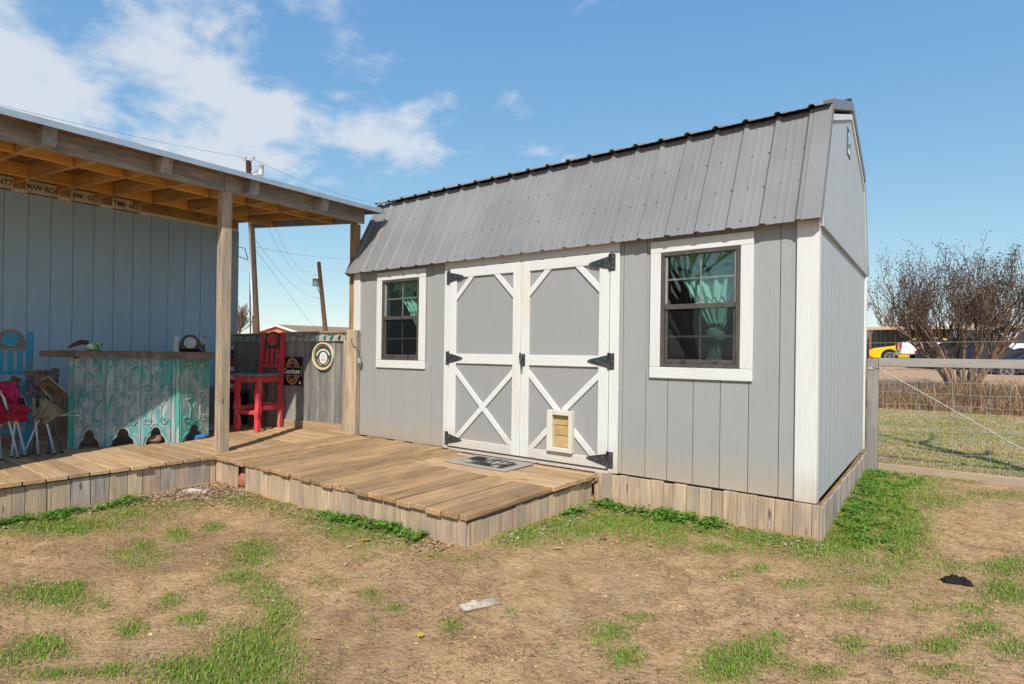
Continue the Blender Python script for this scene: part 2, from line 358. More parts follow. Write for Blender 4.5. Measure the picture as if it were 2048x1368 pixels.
PATCH = np.array([(-1.52,-3.09,0.117,0.092,-0.214,0.116,1),(-1.59,-3.26,0.134,0.105,-0.103,0.046,0.9),(-2.31,-3.56,0.08,0.063,-0.103,0.025,0.9),(-2.94,-3.38,0.135,0.109,-0.139,0.035,0.8),(-2.97,-3.27,0.05,0.041,-0.063,0.018,0.8),(-2.31,-3.67,0.046,0.036,-0.09,0.018,0.6),(-2.2,-3.28,0.048,0.038,-0.074,0.026,0.8),(-2.02,-3.6,0.088,0.07,-0.042,0.011,0.7),(-3.22,-2.88,0.138,0.112,-0.222,0.08,0.45),(-3.39,-2.79,0.048,0.039,-0.108,0.04,0.8),(-3.44,-2.56,0.052,0.042,-0.139,0.058,0.8),(-3.39,-2.35,0.058,0.048,-0.082,0.039,0.8),(-2.68,-2.45,0.105,0.085,-0.231,0.126,0.7),(-2.37,-2.69,0.084,0.067,-0.068,0.036,0.8),(-1.86,-3.45,0.045,0.035,-0.048,0.016,0.7),(-1.75,-2.83,0.071,0.056,-0.194,0.116,0.6),(-2.05,-2.73,0.088,0.071,-0.129,0.074,0.6),(-2.35,-3.04,0.047,0.038,-0.074,0.03,0.6),(-2.05,-3.08,0.053,0.042,-0.062,0.028,0.7),(-2.62,-3.36,0.055,0.044,-0.064,0.018,0.4),(-2.58,-3.26,0.037,0.03,-0.066,0.02,0.4),(-2.22,-1.77,0.152,0.124,-0.163,0.141,0.8),(-2.59,-1.8,0.186,0.152,-0.215,0.163,0.7),(-3.06,-1.72,0.173,0.143,-0.217,0.15,0.6),(-3.55,-1.75,0.181,0.151,-0.201,0.12,0.5),(-3.94,-1.87,0.155,0.13,-0.159,0.083,0.6),(-2.27,-1.54,0.08,0.066,-0.176,0.164,0.9),(-4.24,-2.32,0.238,0.198,-0.163,0.065,0.5),(-4.3,-2.98,0.292,0.24,-0.207,0.055,0.9),(-4.31,-2.57,0.23,0.19,-0.192,0.066,0.6),(-1.58,-1.19,0.131,0.107,-0.172,0.236,0.9),(-1.43,-0.85,0.22,0.18,-0.155,0.252,0.8),(-1.21,-0.52,0.256,0.211,-0.144,0.286,0.8),(-0.93,-0.28,0.258,0.213,-0.156,0.389,0.85),(-0.63,-0.19,0.196,0.161,-0.08,0.25,0.8),(-0.24,-0.16,0.241,0.197,-0.058,0.264,0.9),(0.05,-0.11,0.181,0.147,-0.035,0.232,0.95),(0.25,0.12,0.158,0.129,-0.024,0.249,0.9),(-0.43,-0.62,0.099,0.081,-0.035,0.116,0.7),(0.13,0.75,0.183,0.151,-0.1,0.92,1),(0.26,1.63,0.209,0.175,-0.069,0.974,1),(0.45,0.69,0.13,0.106,-0.035,0.753,1),(0.11,2.54,0.162,0.137,-0.051,0.611,1),(0.45,2.27,0.226,0.191,-0.017,0.484,0.8),(0.64,1.64,0.201,0.167,-0.002,0.294,0.6),(0.84,3.01,0.243,0.206,0.007,0.31,0.6),(1.07,2.31,0.214,0.178,0.011,0.194,0.5),(-1.98,-2.15,0.089,0.072,-0.064,0.051,0.3),(-1.66,-1.89,0.057,0.046,-0.045,0.046,0.4),(-1.51,-1.82,0.079,0.064,-0.052,0.059,0.4),(-1.57,-2.46,0.047,0.039,-0.037,0.03,0.7),(-1.37,-2.47,0.036,0.029,-0.028,0.024,0.6),(-1.05,-2.43,0.031,0.024,-0.038,0.04,0.8),(-1.35,-2.61,0.021,0.016,-0.038,0.031,0.5),(-1.89,-2.52,0.08,0.064,-0.055,0.037,0.4),(0.03,-1.87,0.113,0.09,-0.029,0.104,0.8),(0.01,-2.0,0.093,0.073,-0.022,0.075,0.8),(0.09,-1.64,0.051,0.041,-0.015,0.066,0.6),(-0.48,-2.03,0.069,0.055,-0.038,0.075,0.7),(-0.34,-2.15,0.048,0.038,-0.024,0.051,0.8),(-0.45,-1.83,0.045,0.036,-0.017,0.037,0.5),(-0.16,-0.82,0.041,0.033,-0.015,0.066,0.7),(0.08,-0.91,0.085,0.069,-0.014,0.075,0.5),(-0.23,-1.02,0.044,0.035,-0.012,0.044,0.5),(0.41,-0.59,0.088,0.07,-0.007,0.1,0.6),(0.36,-1.02,0.118,0.093,-0.007,0.079,0.5),(0.37,-1.45,0.052,0.041,-0.004,0.04,0.7),(0.39,-1.49,0.031,0.024,-0.004,0.038,0.8),(0.53,-1.42,0.05,0.04,-0.002,0.05,0.6),(0.68,-1.25,0.069,0.054,0.0,0.064,0.7),(0.72,-0.06,0.118,0.095,0.002,0.124,0.5),(0.98,0.15,0.118,0.095,0.012,0.175,0.8),(0.95,-0.33,0.106,0.084,0.012,0.176,0.8),(0.82,-0.94,0.09,0.072,0.003,0.088,0.7),(0.92,-1.06,0.069,0.054,0.009,0.115,0.6),(0.62,-0.85,0.078,0.062,-0.001,0.069,0.4),(0.3,-1.79,0.063,0.049,-0.007,0.049,0.6),(0.82,-0.66,0.079,0.063,0.003,0.089,0.6),(0.71,-1.45,0.095,0.074,0.001,0.055,0.5),(-0.63,-2.28,0.033,0.026,-0.013,0.02,0.3),(-0.92,-2.17,0.037,0.029,-0.021,0.029,0.4),(0.19,-1.83,0.048,0.037,-0.011,0.056,0.5)])
def turf(x, y):
    """how thickly grass grows at each point of the yard"""
    d = np.zeros(len(x))
    for cx_, cy_, a1, a2, b1, b2, dn in PATCH:
        det = a1*b2-a2*b1; dx, dy = x-cx_, y-cy_; u = (dx*b2-dy*b1)/det; w = (dy*a1-dx*a2)/det
        d = np.maximum(d, dn*np.exp(-(u*u+w*w)*.62))
    return d
ga = np.array(gv); tv = turf(ga[:, 0], ga[:, 1])
ta = g.data.attributes.new('Turf', 'FLOAT', 'POINT'); ta.data.foreach_set('value', tv.astype(np.float32))
# ------------------------------------------------------------------ garden shed
SL, SW = 4.877, 2.92
shed = thing('garden_shed', 'grey lofted barn shed with white trim and grey metal gambrel roof', 'shed', (-2.44, 1.46, -.25))
def wallcells(xs, zs, holes, fn):
    v, f = [], []
    for i in range(len(xs)-1):
        for j in range(len(zs)-1):
            cx_, cz_ = (xs[i]+xs[i+1])/2, (zs[j]+zs[j+1])/2
            if any(a < cx_ < b and c_ < cz_ < d for a, b, c_, d in holes): continue
            b0 = len(v)
            for t in (0, 1):
                v += [fn(xs[i], t, zs[j]), fn(xs[i+1], t, zs[j]), fn(xs[i+1], t, zs[j+1]), fn(xs[i], t, zs[j+1])]
            for q in ((3, 2, 1, 0), (4, 5, 6, 7), (0, 1, 5, 4), (1, 2, 6, 5), (2, 3, 7, 6), (3, 0, 4, 7)): f.append(tuple(b0+e for e in q))
    return v, f
WL = (-4.39, -3.79, .888, 1.78); WR = (-1.09, -.49, .888, 1.78); WT = .085
xs = [-SL, WL[0], WL[1], WR[0], WR[1], 0]; zs = [0, .888, 1.78, 2.04]
v, f = wallcells(xs, zs, [WL, WR], lambda x, t, z: (x, .09*t, z))
fw = mesh('front_wall', v, f, GREY, shed, loc=(-2.44, 0, 0))
def siding(x0, x1, z0, z1): bx('siding_board', fw, x0, x1, -.012, -.0005, z0, z1, GREY, .002)
G = .0045
wlo, wro = (-4.476, -3.695, .80, 1.873), (-1.176, -.40, .80, 1.873)
gro = [-1.447, -1.415, -1.213, -1.031, -.83, -.628, -.429, -.227, -.1]
for a, b in zip(gro[:-1], gro[1:]):
    if b-a < .05: a = a
    for z0, z1 in ((.004, 2.03),):
        inw = a+.02 < wro[1]-.08 and b-.02 > wro[0]+.08
        if inw: siding(a+G/2, b-G/2, .004, .86); siding(a+G/2, b-G/2, 1.80, 2.03)
        else: siding(a+G/2, b-G/2, .004, 2.03)
gro = [-4.80, -4.43, -4.23, -4.03, -3.83, -3.612, -3.40]
for a, b in zip(gro[:-1], gro[1:]):
    e = .0012 if b < -3.7 else G/2
    if a+.02 < wlo[1]-.08 and b-.02 > wlo[0]+.08: siding(a+e, b-e, .004, .86); siding(a+e, b-e, 1.80, 2.03)
    else: siding(a+e, b-e, .004, 2.03)
# other walls
bx('back_wall', shed, -SL, 0, SW-.08, SW, 0, 2.04, GREY, 0)
bx('side_wall', shed, -SL, -SL+.08, .0905, SW-.0805, 0, 2.04, GREY, 0)
bx('loft_floor', shed, -SL+.081, -.081, .0906, SW-.0806, 1.96, 1.99, DARK, 0)
bx('shed_floor', shed, -SL+.081, -.081, .0906, SW-.0806, .0, .03, DARK, 0)
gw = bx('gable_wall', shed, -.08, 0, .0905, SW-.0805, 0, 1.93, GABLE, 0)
RB, RZ, PK = .37, 2.79, 3.16     # roof break and peak
def roofz(y):
    if y > SW/2: y = SW-y
    return 1.89+(y+.1)*(RZ-1.89)/(RB+.1) if y < RB else RZ+(y-RB)*(PK-RZ)/(SW/2-RB)
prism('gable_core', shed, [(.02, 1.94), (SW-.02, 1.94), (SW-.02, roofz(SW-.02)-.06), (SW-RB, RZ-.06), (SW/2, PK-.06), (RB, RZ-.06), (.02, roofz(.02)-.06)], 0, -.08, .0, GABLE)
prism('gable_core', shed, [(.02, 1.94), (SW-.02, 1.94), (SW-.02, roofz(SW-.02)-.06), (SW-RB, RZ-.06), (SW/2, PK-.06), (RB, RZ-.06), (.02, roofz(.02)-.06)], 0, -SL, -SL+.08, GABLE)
y = .06
while y < SW-.07:
    y1 = min(y+.2, SW-.06)
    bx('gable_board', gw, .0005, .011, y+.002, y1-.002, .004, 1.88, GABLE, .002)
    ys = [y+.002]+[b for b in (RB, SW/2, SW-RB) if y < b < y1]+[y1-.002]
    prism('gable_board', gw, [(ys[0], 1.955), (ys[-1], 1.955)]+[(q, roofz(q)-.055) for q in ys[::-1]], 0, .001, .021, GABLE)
    y = y1
bx('gable_band', shed, .0008, .034, .005, SW, 1.86, 1.95, GABLE, .004)
for a, b in ((SW+.02, SW-RB), (SW-RB, SW/2), (SW/2, RB)):
    bar('rake_trim', shed, (.024, a, roofz(a)-.075), (.024, b, roofz(b)-.075), .018, .045, WHITEX, .003)
bd = bx('vent_badge', shed, .0215, .027, 1.22, 1.42, 2.70, 2.93, plain('badge_blue', (.045, .10, .22), .4, .1), .002)
BADW = plain('badge_white', (.75, .8, .85), .4)
def ring(name, par, c, r0_, r1_, axis, a, b, mat, sy=1, n=28, t0=0, t1=2*math.pi):
    full = abs(t1-t0-2*math.pi) < 1e-6; m = n if full else n+1; v, f = [], []
    for i in range(m):
        t = t0+(t1-t0)*i/n
        for r_ in (r0_, r1_):
            u, w = c[0]+r_*math.cos(t), c[1]+r_*math.sin(t)*sy
            for d in (a, b): v.append({0: (d, u, w), 1: (u, d, w), 2: (u, w, d)}[axis])
    for i in range(m if full else n):
        p, q = 4*i, 4*((i+1) % m)
        f += [(p, p+2, q+2, q), (p+1, q+1, q+3, p+3), (p, q, q+1, p+1), (p+2, p+3, q+3, q+2)]
    ce = tuple(sum(x[i] for x in v)/len(v) for i in range(3))
    return mesh(name, v, f, mat, par, loc=ce)
ring('badge_ring', bd, (1.33, 2.86), .022, .05, 0, .0265, .029, BADW)
bar('badge_stroke', bd, (.028, 1.24, 2.80), (.028, 1.40, 2.775), .012, .003, BADW, 0, (1, 0, 0))
bx('badge_block', bd, .0265, .029, 1.26, 1.37, 2.715, 2.76, BADW, .001)
# corner boards and casing
bx('corner_board', shed, -.122, .014, -.034, -.0006, .0, 2.0, WHITE, .004)
bx('corner_board', shed, .0006, .014, -.0004, .055, .0, 1.858, WHITE, .003)
bx('corner_board', shed, .0006, .03, SW-.06, SW+.02, .0, 1.858, WHITE, .003)
bx('corner_board', shed, -SL-.014, -4.785, -.032, -.0006, .0, 2.0, WHITE, .004)
bx('door_casing', shed, -3.414, -3.333, -.032, -.0125, .0, 1.829, WHITE, .003)
bx('door_casing', shed, -1.528, -1.445, -.032, -.0125, .0, 1.829, WHITE, .003)
bx('door_casing', shed, -3.414, -1.445, -.032, -.0125, 1.831, 1.98, WHITEX, .003)
bx('threshold', shed, -3.332, -1.53, -.028, -.0126, -.012, .022, WHITEX, .002)
# doors
STAIN = Mt('door_meeting_stile_white'); k = STAIN; g_ = k.noise(k.coord((60, 60, 3)), 1, 6, .65, .8); q_ = k.noise(k.coord((9, 9, 1.1)), 1.2, 5, .6)
cc = k.mix(k.ramp(q_, .48, .70, 0, .5), (.63, .645, .64), (.62, .43, .22)); cc = k.mix(k.ramp(g_, .55, .8, 0, .2), cc, (.4, .38, .34)); k.bump(g_, .5, .004); k.fin(cc, .5); STAIN = k.m
def hinge(par, xp, side, zc_):
    s_ = side
    h = bx('hinge', par, xp-.004*s_, xp-.05*s_, -.040, -.033, zc_-.067, zc_+.067, BLACKM, .002)
    prism('hinge_strap', h, [(xp+.004*s_, zc_-.05), (xp+.004*s_, zc_+.05), (xp+.17*s_, zc_+.014), (xp+.195*s_, zc_), (xp+.17*s_, zc_-.014)], 1, -.056, -.0475, BLACKM)
    tube('hinge_pin', h, [(xp, -.047, zc_-.07), (xp, -.047, zc_+.07)], .008, BLACKM, 8)
    v, f = [], []
    for bx_, bz_ in ((-.03, -.045), (-.03, .045), (-.03, 0), (.03, -.025), (.03, .025), (.09, 0), (.165, 0)):
        xx = xp+bx_*s_; yy = -.057 if bx_ > 0 else -.041
        tubegeo(v, f, [(xx, yy+.002, zc_+bz_), (xx, yy-.003, zc_+bz_)], .006, 6)
    mesh('hinge_bolts', v, f, plain('bolt_grey', (.3, .3, .3), .4, metal=.6) if 'bolt_grey' not in bpy.data.materials else bpy.data.materials['bolt_grey'], h)
def door(x0, x1, hx, side, pet):
    d = bx('door', shed, x0, x1, -.028, -.0128, .032, 1.826, GREYX, .002)
    d['label'] = 'right barn door leaf with pet flap' if pet else 'left barn door leaf with crossed white braces'
    ws = .092; a, b = x0+ws, x1-ws
    ml = STAIN if pet else WHITE; mr_ = WHITE if pet else STAIN
    bx('stile', d, x0, a, -.047, -.0282, .032, 1.826, ml, .003); bx('stile', d, b, x1, -.047, -.0282, .032, 1.826, mr_, .003)
    for z0, z1 in ((1.733, 1.826), (.872, .968), (.032, .118)): bx('rail', d, a+.0005, b-.0005, -.047, -.0282, z0, z1, WHITEX, .003)
    def brace(p, q, y, r): 
        pl_ = clip(strip(p, q, .05), *r)
        if len(pl_) > 2: prism('brace', d, pl_, 1, y, -.0283, WHITE, .002)
    ru = (a+.001, b-.001, .97, 1.732); rl = (a+.001, b-.001, .119, .871)
    brace((a, 1.535), (a+.20, 1.735), -.0455, ru); brace((b, 1.535), (b-.20, 1.735), -.0455, ru)
    if not pet:
        brace((a, .80), (b, .105), -.0450, rl); brace((b, .80), (a, .105), -.0462, rl)
    else:
        brace((a, .80), (-2.0, .46), -.045, (a, -1.985, .486, .871)); brace((b, .80), (-1.99, .46), -.0455, (-1.975, b, .486, .871))
        brace((-2.06, .37), (a, .09), -.045, (a, -2.108, .119, .48)); brace((-1.90, .36), (b, .08), -.045, (-1.846, b, .119, .48))
        CR = painted('pet_door_cream', (.60, .585, .52), 'z', .5, .2, (.4, .32, .2), .4)
        AMB = plain('pet_flap_amber', (.50, .36, .16), .45, .25, 6, c2=(.30, .20, .085))
        p_ = bx('pet_door', d, -2.107, -2.052, -.085, -.0284, .124, .486, CR, .004)
        bx('pet_door_frame', p_, -1.886, -1.848, -.085, -.0284, .124, .486, CR, .004)
        bx('pet_door_frame', p_, -2.0515, -1.8865, -.085, -.0284, .445, .486, CR, .004); bx('pet_door_frame', p_, -2.0515, -1.8865, -.085, -.0284, .124, .162, CR, .004)
        for i, (z0, z1) in enumerate(((.1625, .262), (.265, .352), (.355, .4445))): bx('flap_slat', p_, -2.051, -1.887, -.045, -.029, z0, z1, AMB, .006, Matrix.Rotation(R(-3), 4, 'X'))
    for zc_ in (1.742, .924, .108): hinge(d, hx, side, zc_)
    return d
door(-3.330, -2.432, -3.331, 1, False); dr = door(-2.427, -1.531, -1.530, -1, True)
hd = bx('door_handle', dr, -2.412, -2.372, -.056, -.0475, .865, .975, BLACKM, .004)
tube('handle_grip', hd, [(-2.392, -.055, .935), (-2.392, -.085, .935)], .012, BLACKM, 8)
tube('handle_grip', hd, [(-2.41, -.088, .955), (-2.392, -.09, .935), (-2.385, -.09, .87), (-2.39, -.085, .835)], [.01, .012, .01, .007], BLACKM, 8)
bx('handle_keeper', hd, -2.437, -2.418, -.056, -.0475, .915, .985, BLACKM, .002)
# windows
def window(o, hole, lab):
    x0, x1, z0, z1 = o; a, b, c_, d_ = hole
    w = bx('window', shed, a+.0005, b-.0005, -.03, .02, d_-.028, d_-.0005, BRONZE, .002); w['label'] = lab
    for q in ((x0, x1, d_+.001, z1, WHITEX), (x0, x1, z0, c_-.001, WHITEX), (x0, a-.001, c_, d_, WHITE), (b+.001, x1, c_, d_, WHITE)):
        bx('window_trim', w, q[0], q[1], -.034, -.0125, q[2], q[3], q[4], .003)
    for q in ((a+.0005, b-.0005, c_+.0005, c_+.03), (a+.0005, a+.03, c_+.031, d_-.029), (b-.03, b-.0005, c_+.031, d_-.029)):
        bx('window_frame', w, q[0], q[1], -.03, .02, q[2], q[3], BRONZE, .002)
    zm = 1.352
    bx('meeting_rail', w, a+.031, b-.031, -.024, .015, zm-.016, zm+.022, BRONZE, .002)
    sash = plain('sash_grey', (.30, .29, .285), .45) if 'sash_grey' not in bpy.data.materials else bpy.data.materials['sash_grey']
    for q in ((a+.031, a+.045, zm+.023, d_-.029), (b-.045, b-.031, zm+.023, d_-.029)): bx('sash_stile', w, q[0], q[1], -.016, .012, q[2], q[3], sash, .002)
    for q in ((a+.031, a+.052, c_+.031, zm-.017), (b-.052, b-.031, c_+.031, zm-.017)): bx('sash_stile', w, q[0], q[1], -.012, .012, q[2], q[3], BRONZE, .002)
    bx('sash_rail', w, a+.053, b-.053, -.012, .012, c_+.031, c_+.062, BRONZE, .002)
    for xx in (a+.17, b-.19): bx('sash_lift', w, xx, xx+.03, -.02, -.0125, c_+.036, c_+.052, BLACKM, .001)
    xm = (a+b)/2
    bx('upper_pane', w, a+.046, b-.046, .0, .004, zm+.023, d_-.029, GLASS, 0); bx('lower_pane', w, a+.053, b-.053, .0045, .0085, c_+.063, zm-.017, GLASS, 0)
    bx('insect_screen', w, a+.053, b-.053, -.0105, -.0095, c_+.063, zm-.017, SCREEN, 0)
    for q in ((xm-.008, xm+.008, zm+.023, d_-.029), (xm-.008, xm+.008, c_+.063, zm-.017)): bx('muntin', w, q[0], q[1], .0095, .018, q[2], q[3], MUNT, .002)
    for zz in (1.57, 1.125):
        for q in ((a+.047, xm-.0085), (xm+.0085, b-.047)): bx('muntin', w, q[0], q[1], .0095, .018, zz-.008, zz+.008, MUNT, .002)
window(wlo, WL, 'left shed window beside the porch post'); window(wro, WR, 'right shed window near the corner')
# curtains inside
def sheet(name, par, fn, nu, nv, mat, thick=.004):
    v = [fn(i/nu, j/nv) for j in range(nv+1) for i in range(nu+1)]; v2 = [(p[0], p[1]+thick, p[2]) for p in v]; n = len(v); w = nu+1
    f = [(j*w+i, j*w+i+1, (j+1)*w+i+1, (j+1)*w+i) for j in range(nv) for i in range(nu)]
    f += [tuple(n+e for e in q[::-1]) for q in f]
    ce = tuple(sum(p[i] for p in v)/n for i in range(3))
    return mesh(name, v+v2, f, mat, par, True, ce)
def curtain(x0, x1, lab, kx, kz, tailx):
    t = thing('curtain', lab, 'curtain', ((x0+x1)/2, .13, .9), 'mint curtains inside the shed')
    Y0 = .13
    tube('curtain_rod', t, [(x0-.1, Y0+.02, 1.80), (x1+.1, Y0+.02, 1.80)], .008, BLACKM, 6)
    def val(u, w):
        return (x0-.05+(x1-x0+.1)*u, Y0+.018*math.sin(u*40)*(.4+.6*w), 1.80-w*(.13+.02*math.sin(u*24)))
    sheet('valance', t, val, 60, 4, MINT)
    def sw(xa, xb, zt_, wid):
        def fn(u, w):
            cx_ = xa+(kx-xa)*w**.8; half = wid*(1-w)**.7+.02
            return (cx_+(u-.5)*2*half, Y0+.03+.02*math.sin(u*22+w*3), zt_+(kz-zt_)*w-.05*math.sin(u*math.pi)*(1-w))
        return fn
    sheet('swag', t, sw(x0+.13, kx, 1.70, .11), 24, 14, MINT); sheet('swag', t, sw(x1-.12, kx, 1.72, .13), 24, 14, MINT)
    bm = bmesh.new(); bmesh.ops.create_icosphere(bm, subdivisions=3, radius=1)
    for q in bm.verts:
        n_ = 1+.25*noise.noise(q.co*2.3+Vector((kx, 0, 0))); q.co = Vector((kx+q.co.x*.075*n_, Y0-.02+q.co.y*.045*n_, kz+q.co.z*.05*n_+q.co.x*-.02))
    me = bpy.data.meshes.new('knot'); bm.to_mesh(me); bm.free(); me.polygons.foreach_set('use_smooth', [True]*len(me.polygons)); obj('knot', me, MINT, t)
    def tl(u, w): return (kx+(tailx-kx)*w+(u-.5)*(.04+.16*w), Y0+.01+.014*math.sin(u*16), kz-.02-w*.32)
    sheet('tail', t, tl, 20, 8, MINT)
curtain(-1.09, -.49, 'mint green curtain tied in a knot inside the right shed window', -.70, 1.14, -.74)
curtain(-4.39, -3.79, 'mint green curtain tied in a knot inside the left shed window', -3.89, 1.15, -4.02)
# roof
roof = bx('roof', shed, -SL-.05, .01, SW/2-.02, SW/2+.02, PK-.08, PK-.045, OSB, 0)
def profile(x0, n, step=.2287):
    p = []
    for i in range(n):
        x = x0+i*step
        p += [(x-.028, 0), (x-.012, .019), (x+.012, .019), (x+.028, 0), (x+.078, 0), (x+.082, .0018), (x+.098, .0018), (x+.102, 0), (x+.128, 0), (x+.132, .0018), (x+.148, .0018), (x+.152, 0)]
    return p
def slope(y0, z0, y1, z1, lab, inset=.04):
    d = Vector((0, y1-y0, z1-z0)); n_ = Vector((0, -d.z, d.y)).normalized()
    if n_.z < 0: n_ = -n_
    x = -SL-.055; i = 0
    while x < -.02:
        m = 4 if x+.9 < .02 else max(1, int((.02-x)/.2287)+1)
        pr_ = profile(x+.03, m); pr_ = [(min(a, .028), h) for a, h in pr_]; 
        if m < 4: pr_ = [q for q in pr_ if q[0] < .028]+[(.028, 0)]
        else: pr_.append((x+.03+m*.2287-.02, 0))
        v = []; lift = n_*(.002*(i % 2))
        for a, h in pr_:
            for e, (yy, zz) in enumerate(((y0, z0), (y1, z1))):
                for th in (0, -.003): v.append(Vector((a, yy, zz))+n_*(h+th)+lift)
        f = []
        for q in range(len(pr_)-1):
            a, b = 4*q, 4*q+4
            f += [(a, b, b+2, a+2), (a+1, a+3, b+3, b+1), (a, a+1, b+1, b), (a+2, b+2, b+3, a+3)]
        e = 4*(len(pr_)-1); f += [(0, 2, 3, 1), (e, e+1, e+3, e+2)]
        ce = Vector((x+.45, (y0+y1)/2, (z0+z1)/2)); mesh('roof_panel', v, f, ROOFM, roof, loc=ce)
        x += m*.2287; i += 1
    # decking below
    o = n_*-.012; o2 = n_*-.03
    pts = [((y0+o.y+d.y*inset), z0+o.z+d.z*inset), (y1+o.y, z1+o.z), (y1+o2.y, z1+o2.z), (y0+o2.y+d.y*inset, z0+o2.z+d.z*inset)]
    prism('roof_decking', roof, pts, 0, -SL-.05, .012, OSB)
    return n_
nrm = slope(-.1, 1.89, RB, RZ, 'lower'); slope(SW+.1, 1.89, SW-RB, RZ, 'lower')
for sgn in (1, -1):
    ya = RB-.075 if sgn > 0 else SW-RB+.075
    za = RZ-.075*(PK-RZ)/(SW/2-RB)+.03
    slope(ya, za, SW/2, PK+.03, 'upper', .13)
bx('ridge_cap', roof, -SL-.06, .035, SW/2-.12, SW/2+.12, PK+.045, PK+.052, ROOFE, .002)
d = Vector((0, RB+.1, RZ-1.89)).normalized()
for xa, xb in ((-.095, .034), (-SL-.066, -SL+.02)):
    for (p, q, n_) in (((-.105, 1.88), (RB, RZ), nrm), ((SW+.105, 1.88), (SW-RB, RZ), Vector((0, -nrm.y, nrm.z)))):
        P_ = Vector((0, p[0], p[1])); Q_ = Vector((0, q[0], q[1]))
        v = []
        for a in (P_, Q_):
            for x_, h in ((xa, .003), (xa+.012, .026), (xb, .026), (xb, -.045), (xb-.004, -.045), (xb-.004, .022), (xa+.012, .022), (xa, 0)) if xb > -1 else ((xb, .003), (xb-.012, .026), (xa, .026), (xa, -.045), (xa+.004, -.045), (xa+.004, .022), (xb-.012, .022), (xb, 0)):
                v.append(Vector((x_, a.y, a.z))+n_*h)
        f = [(i, (i+1) % 8, 8+(i+1) % 8, 8+i) for i in range(8)]+[tuple(range(8))[::-1], tuple(range(8, 16))]
        mesh('rake_flashing', v, f, ROOFM, roof, loc=(xb, p[0], p[1]))
for sgn in (1, -1):
    a = (.004, RB if sgn > 0 else SW-RB, RZ+.022); b = (.004, SW/2, PK+.022)
    bar('rake_flashing', roof, a, b, .07, .075, ROOFE, .003)
# screws
v, f = [], []
for i in range(22):
    for t in (.06, .35, .66, .94):
        for off in (.055, -.05):
            x = -SL+i*.2287+off+random.uniform(-.01, .01)
            if -SL < x < -.1:
                p = Vector((x, -.1, 1.89))+Vector((0, RB+.1, RZ-1.89))*(t+random.uniform(-.008, .008)); tubegeo(v, f, [p, p+nrm*.008], .006, 5)
mesh('roof_screws', v, f, plain('screw_grey', (.22, .2, .2), .5, metal=.3), roof)
# skirting under the shed
x = -1.645; 
while x < .03:
    w = random.choice((.072, .085, .10, .115, .135)); x1 = min(x+w, .036)
    if x1-x > .02: bx('skirt_board', shed, x+.0015, x1-.0015, -.048+random.uniform(-.003, .003), -.0355+.02, -.30, -.002-random.uniform(0, .012), SK_Z, .002)
    x = x1
y = -.05
while y < SW+.02:
    w = random.choice((.085, .10, .12, .14)); y1 = min(y+w, SW+.03)
    bx('skirt_board', shed, .037, .052+random.uniform(-.003, .003), y+.0015, y1-.0015, -.29, -.012-random.uniform(0, .02), SKG_Z, .002)
    y = y1
bx('skid', shed, -SL, .0, .06, .2, -.26, -.002, BRN_X, 0); bx('skid', shed, -SL, .0, SW-.2, SW-.06, -.26, -.002, BRN_X, 0)
# ------------------------------------------------------------------ decks
ZD = -.01; TH = .036
def zd(x, y):
    """the deck rises slightly towards the corner by the fence"""
    t = max(0, min(1, (y+1.7)/1.7)); s_ = max(0, min(1, (-1.9-x)/2.5)); return ZD+.036*t*s_
fd = thing('front_deck', 'low plank deck with weathered skirting before the shed doors', 'deck', (-3.2, -.9, -.24))
DX0, DX1, DY0 = -4.775, -1.63, -1.70
x = DX0; i = 0
while x < DX1-.03:
    x1 = min(x+.1405, DX1+.012); jit = random.uniform(-.014, .014)
    yb = -.735 if x > -3.12 else -.085+random.uniform(-.05, .0)
    if x < -3.1 and x > -4.5: yb = random.choice((-.12, -.3+random.uniform(-.1, .1), -.09))
    def plank(ya_, yb_):
        za_, zb_ = zd(x, ya_), zd(x, yb_); zz = (za_+zb_)/2+random.uniform(-.006, .005)
        bx('deck_board', fd, x+.0045, x1-.0045, ya_, yb_, zz-TH, zz, DECK_Y, .005, Matrix.Rotation(math.atan2(zb_-za_, yb_-ya_), 4, 'X') @ Matrix.Rotation(R(random.uniform(-.25, .25)), 4, 'Y'))
    plank(DY0+jit, yb)
    if yb < -.2 and x < -3.1: plank(yb+.006, -.075)
    x = x1
y = -.728
while y < -.10:
    y1 = min(y+.1405, -.085); bx('deck_board', fd, -3.11+random.uniform(-.0, .01), DX1+.03+random.uniform(-.015, .02), y+.004, y1-.004, ZD-TH, ZD+.004+random.uniform(-.004, .004), DECK_X, .005); y = y1
for yy in (-1.6, -1.1, -.62, -.16): bx('deck_joist', fd, DX0+.03, DX1-.07, yy-.019, yy+.019, ZD-TH-.12, ZD-TH-.001, BRN_X, 0)
bx('deck_joist', fd, DX1-.068, DX1-.03, -1.66, -.06, ZD-TH-.12, ZD-TH-.008, BRN_X, 0)
x = DX0+.004
while x < DX1-.02:
    w = random.choice((.09, .115, .135, .14)); x1 = min(x+w, DX1-.012)
    if not (-4.40 < x < -4.33) and x1-x > .02: bx('skirt_board', fd, x+.002, x1-.002, -1.672, -1.655+random.uniform(-.003, .003), -.33, ZD-TH+.004-random.uniform(0, .012), SK_Z, .002, Matrix.Rotation(R(random.uniform(-.6, .6)), 4, 'Y'))
    x = x1
y = -1.652
while y < -.12:
    w = random.choice((.09, .11, .13, .14)); y1 = min(y+w, -.10)
    if y1-y > .02: bx('skirt_board', fd, DX1-.028, DX1-.010+random.uniform(-.003, .003), y+.002, y1-.002, -.33, ZD-TH-.006-random.uniform(0, .03), SK_Z, .002, Matrix.Rotation(R(random.uniform(-.8, .8)), 4, 'X'))
    y = y1
bx('sill_board', fd, -3.62, -1.6, -.082, -.05, -.075, -.035, BRN_X, .004)
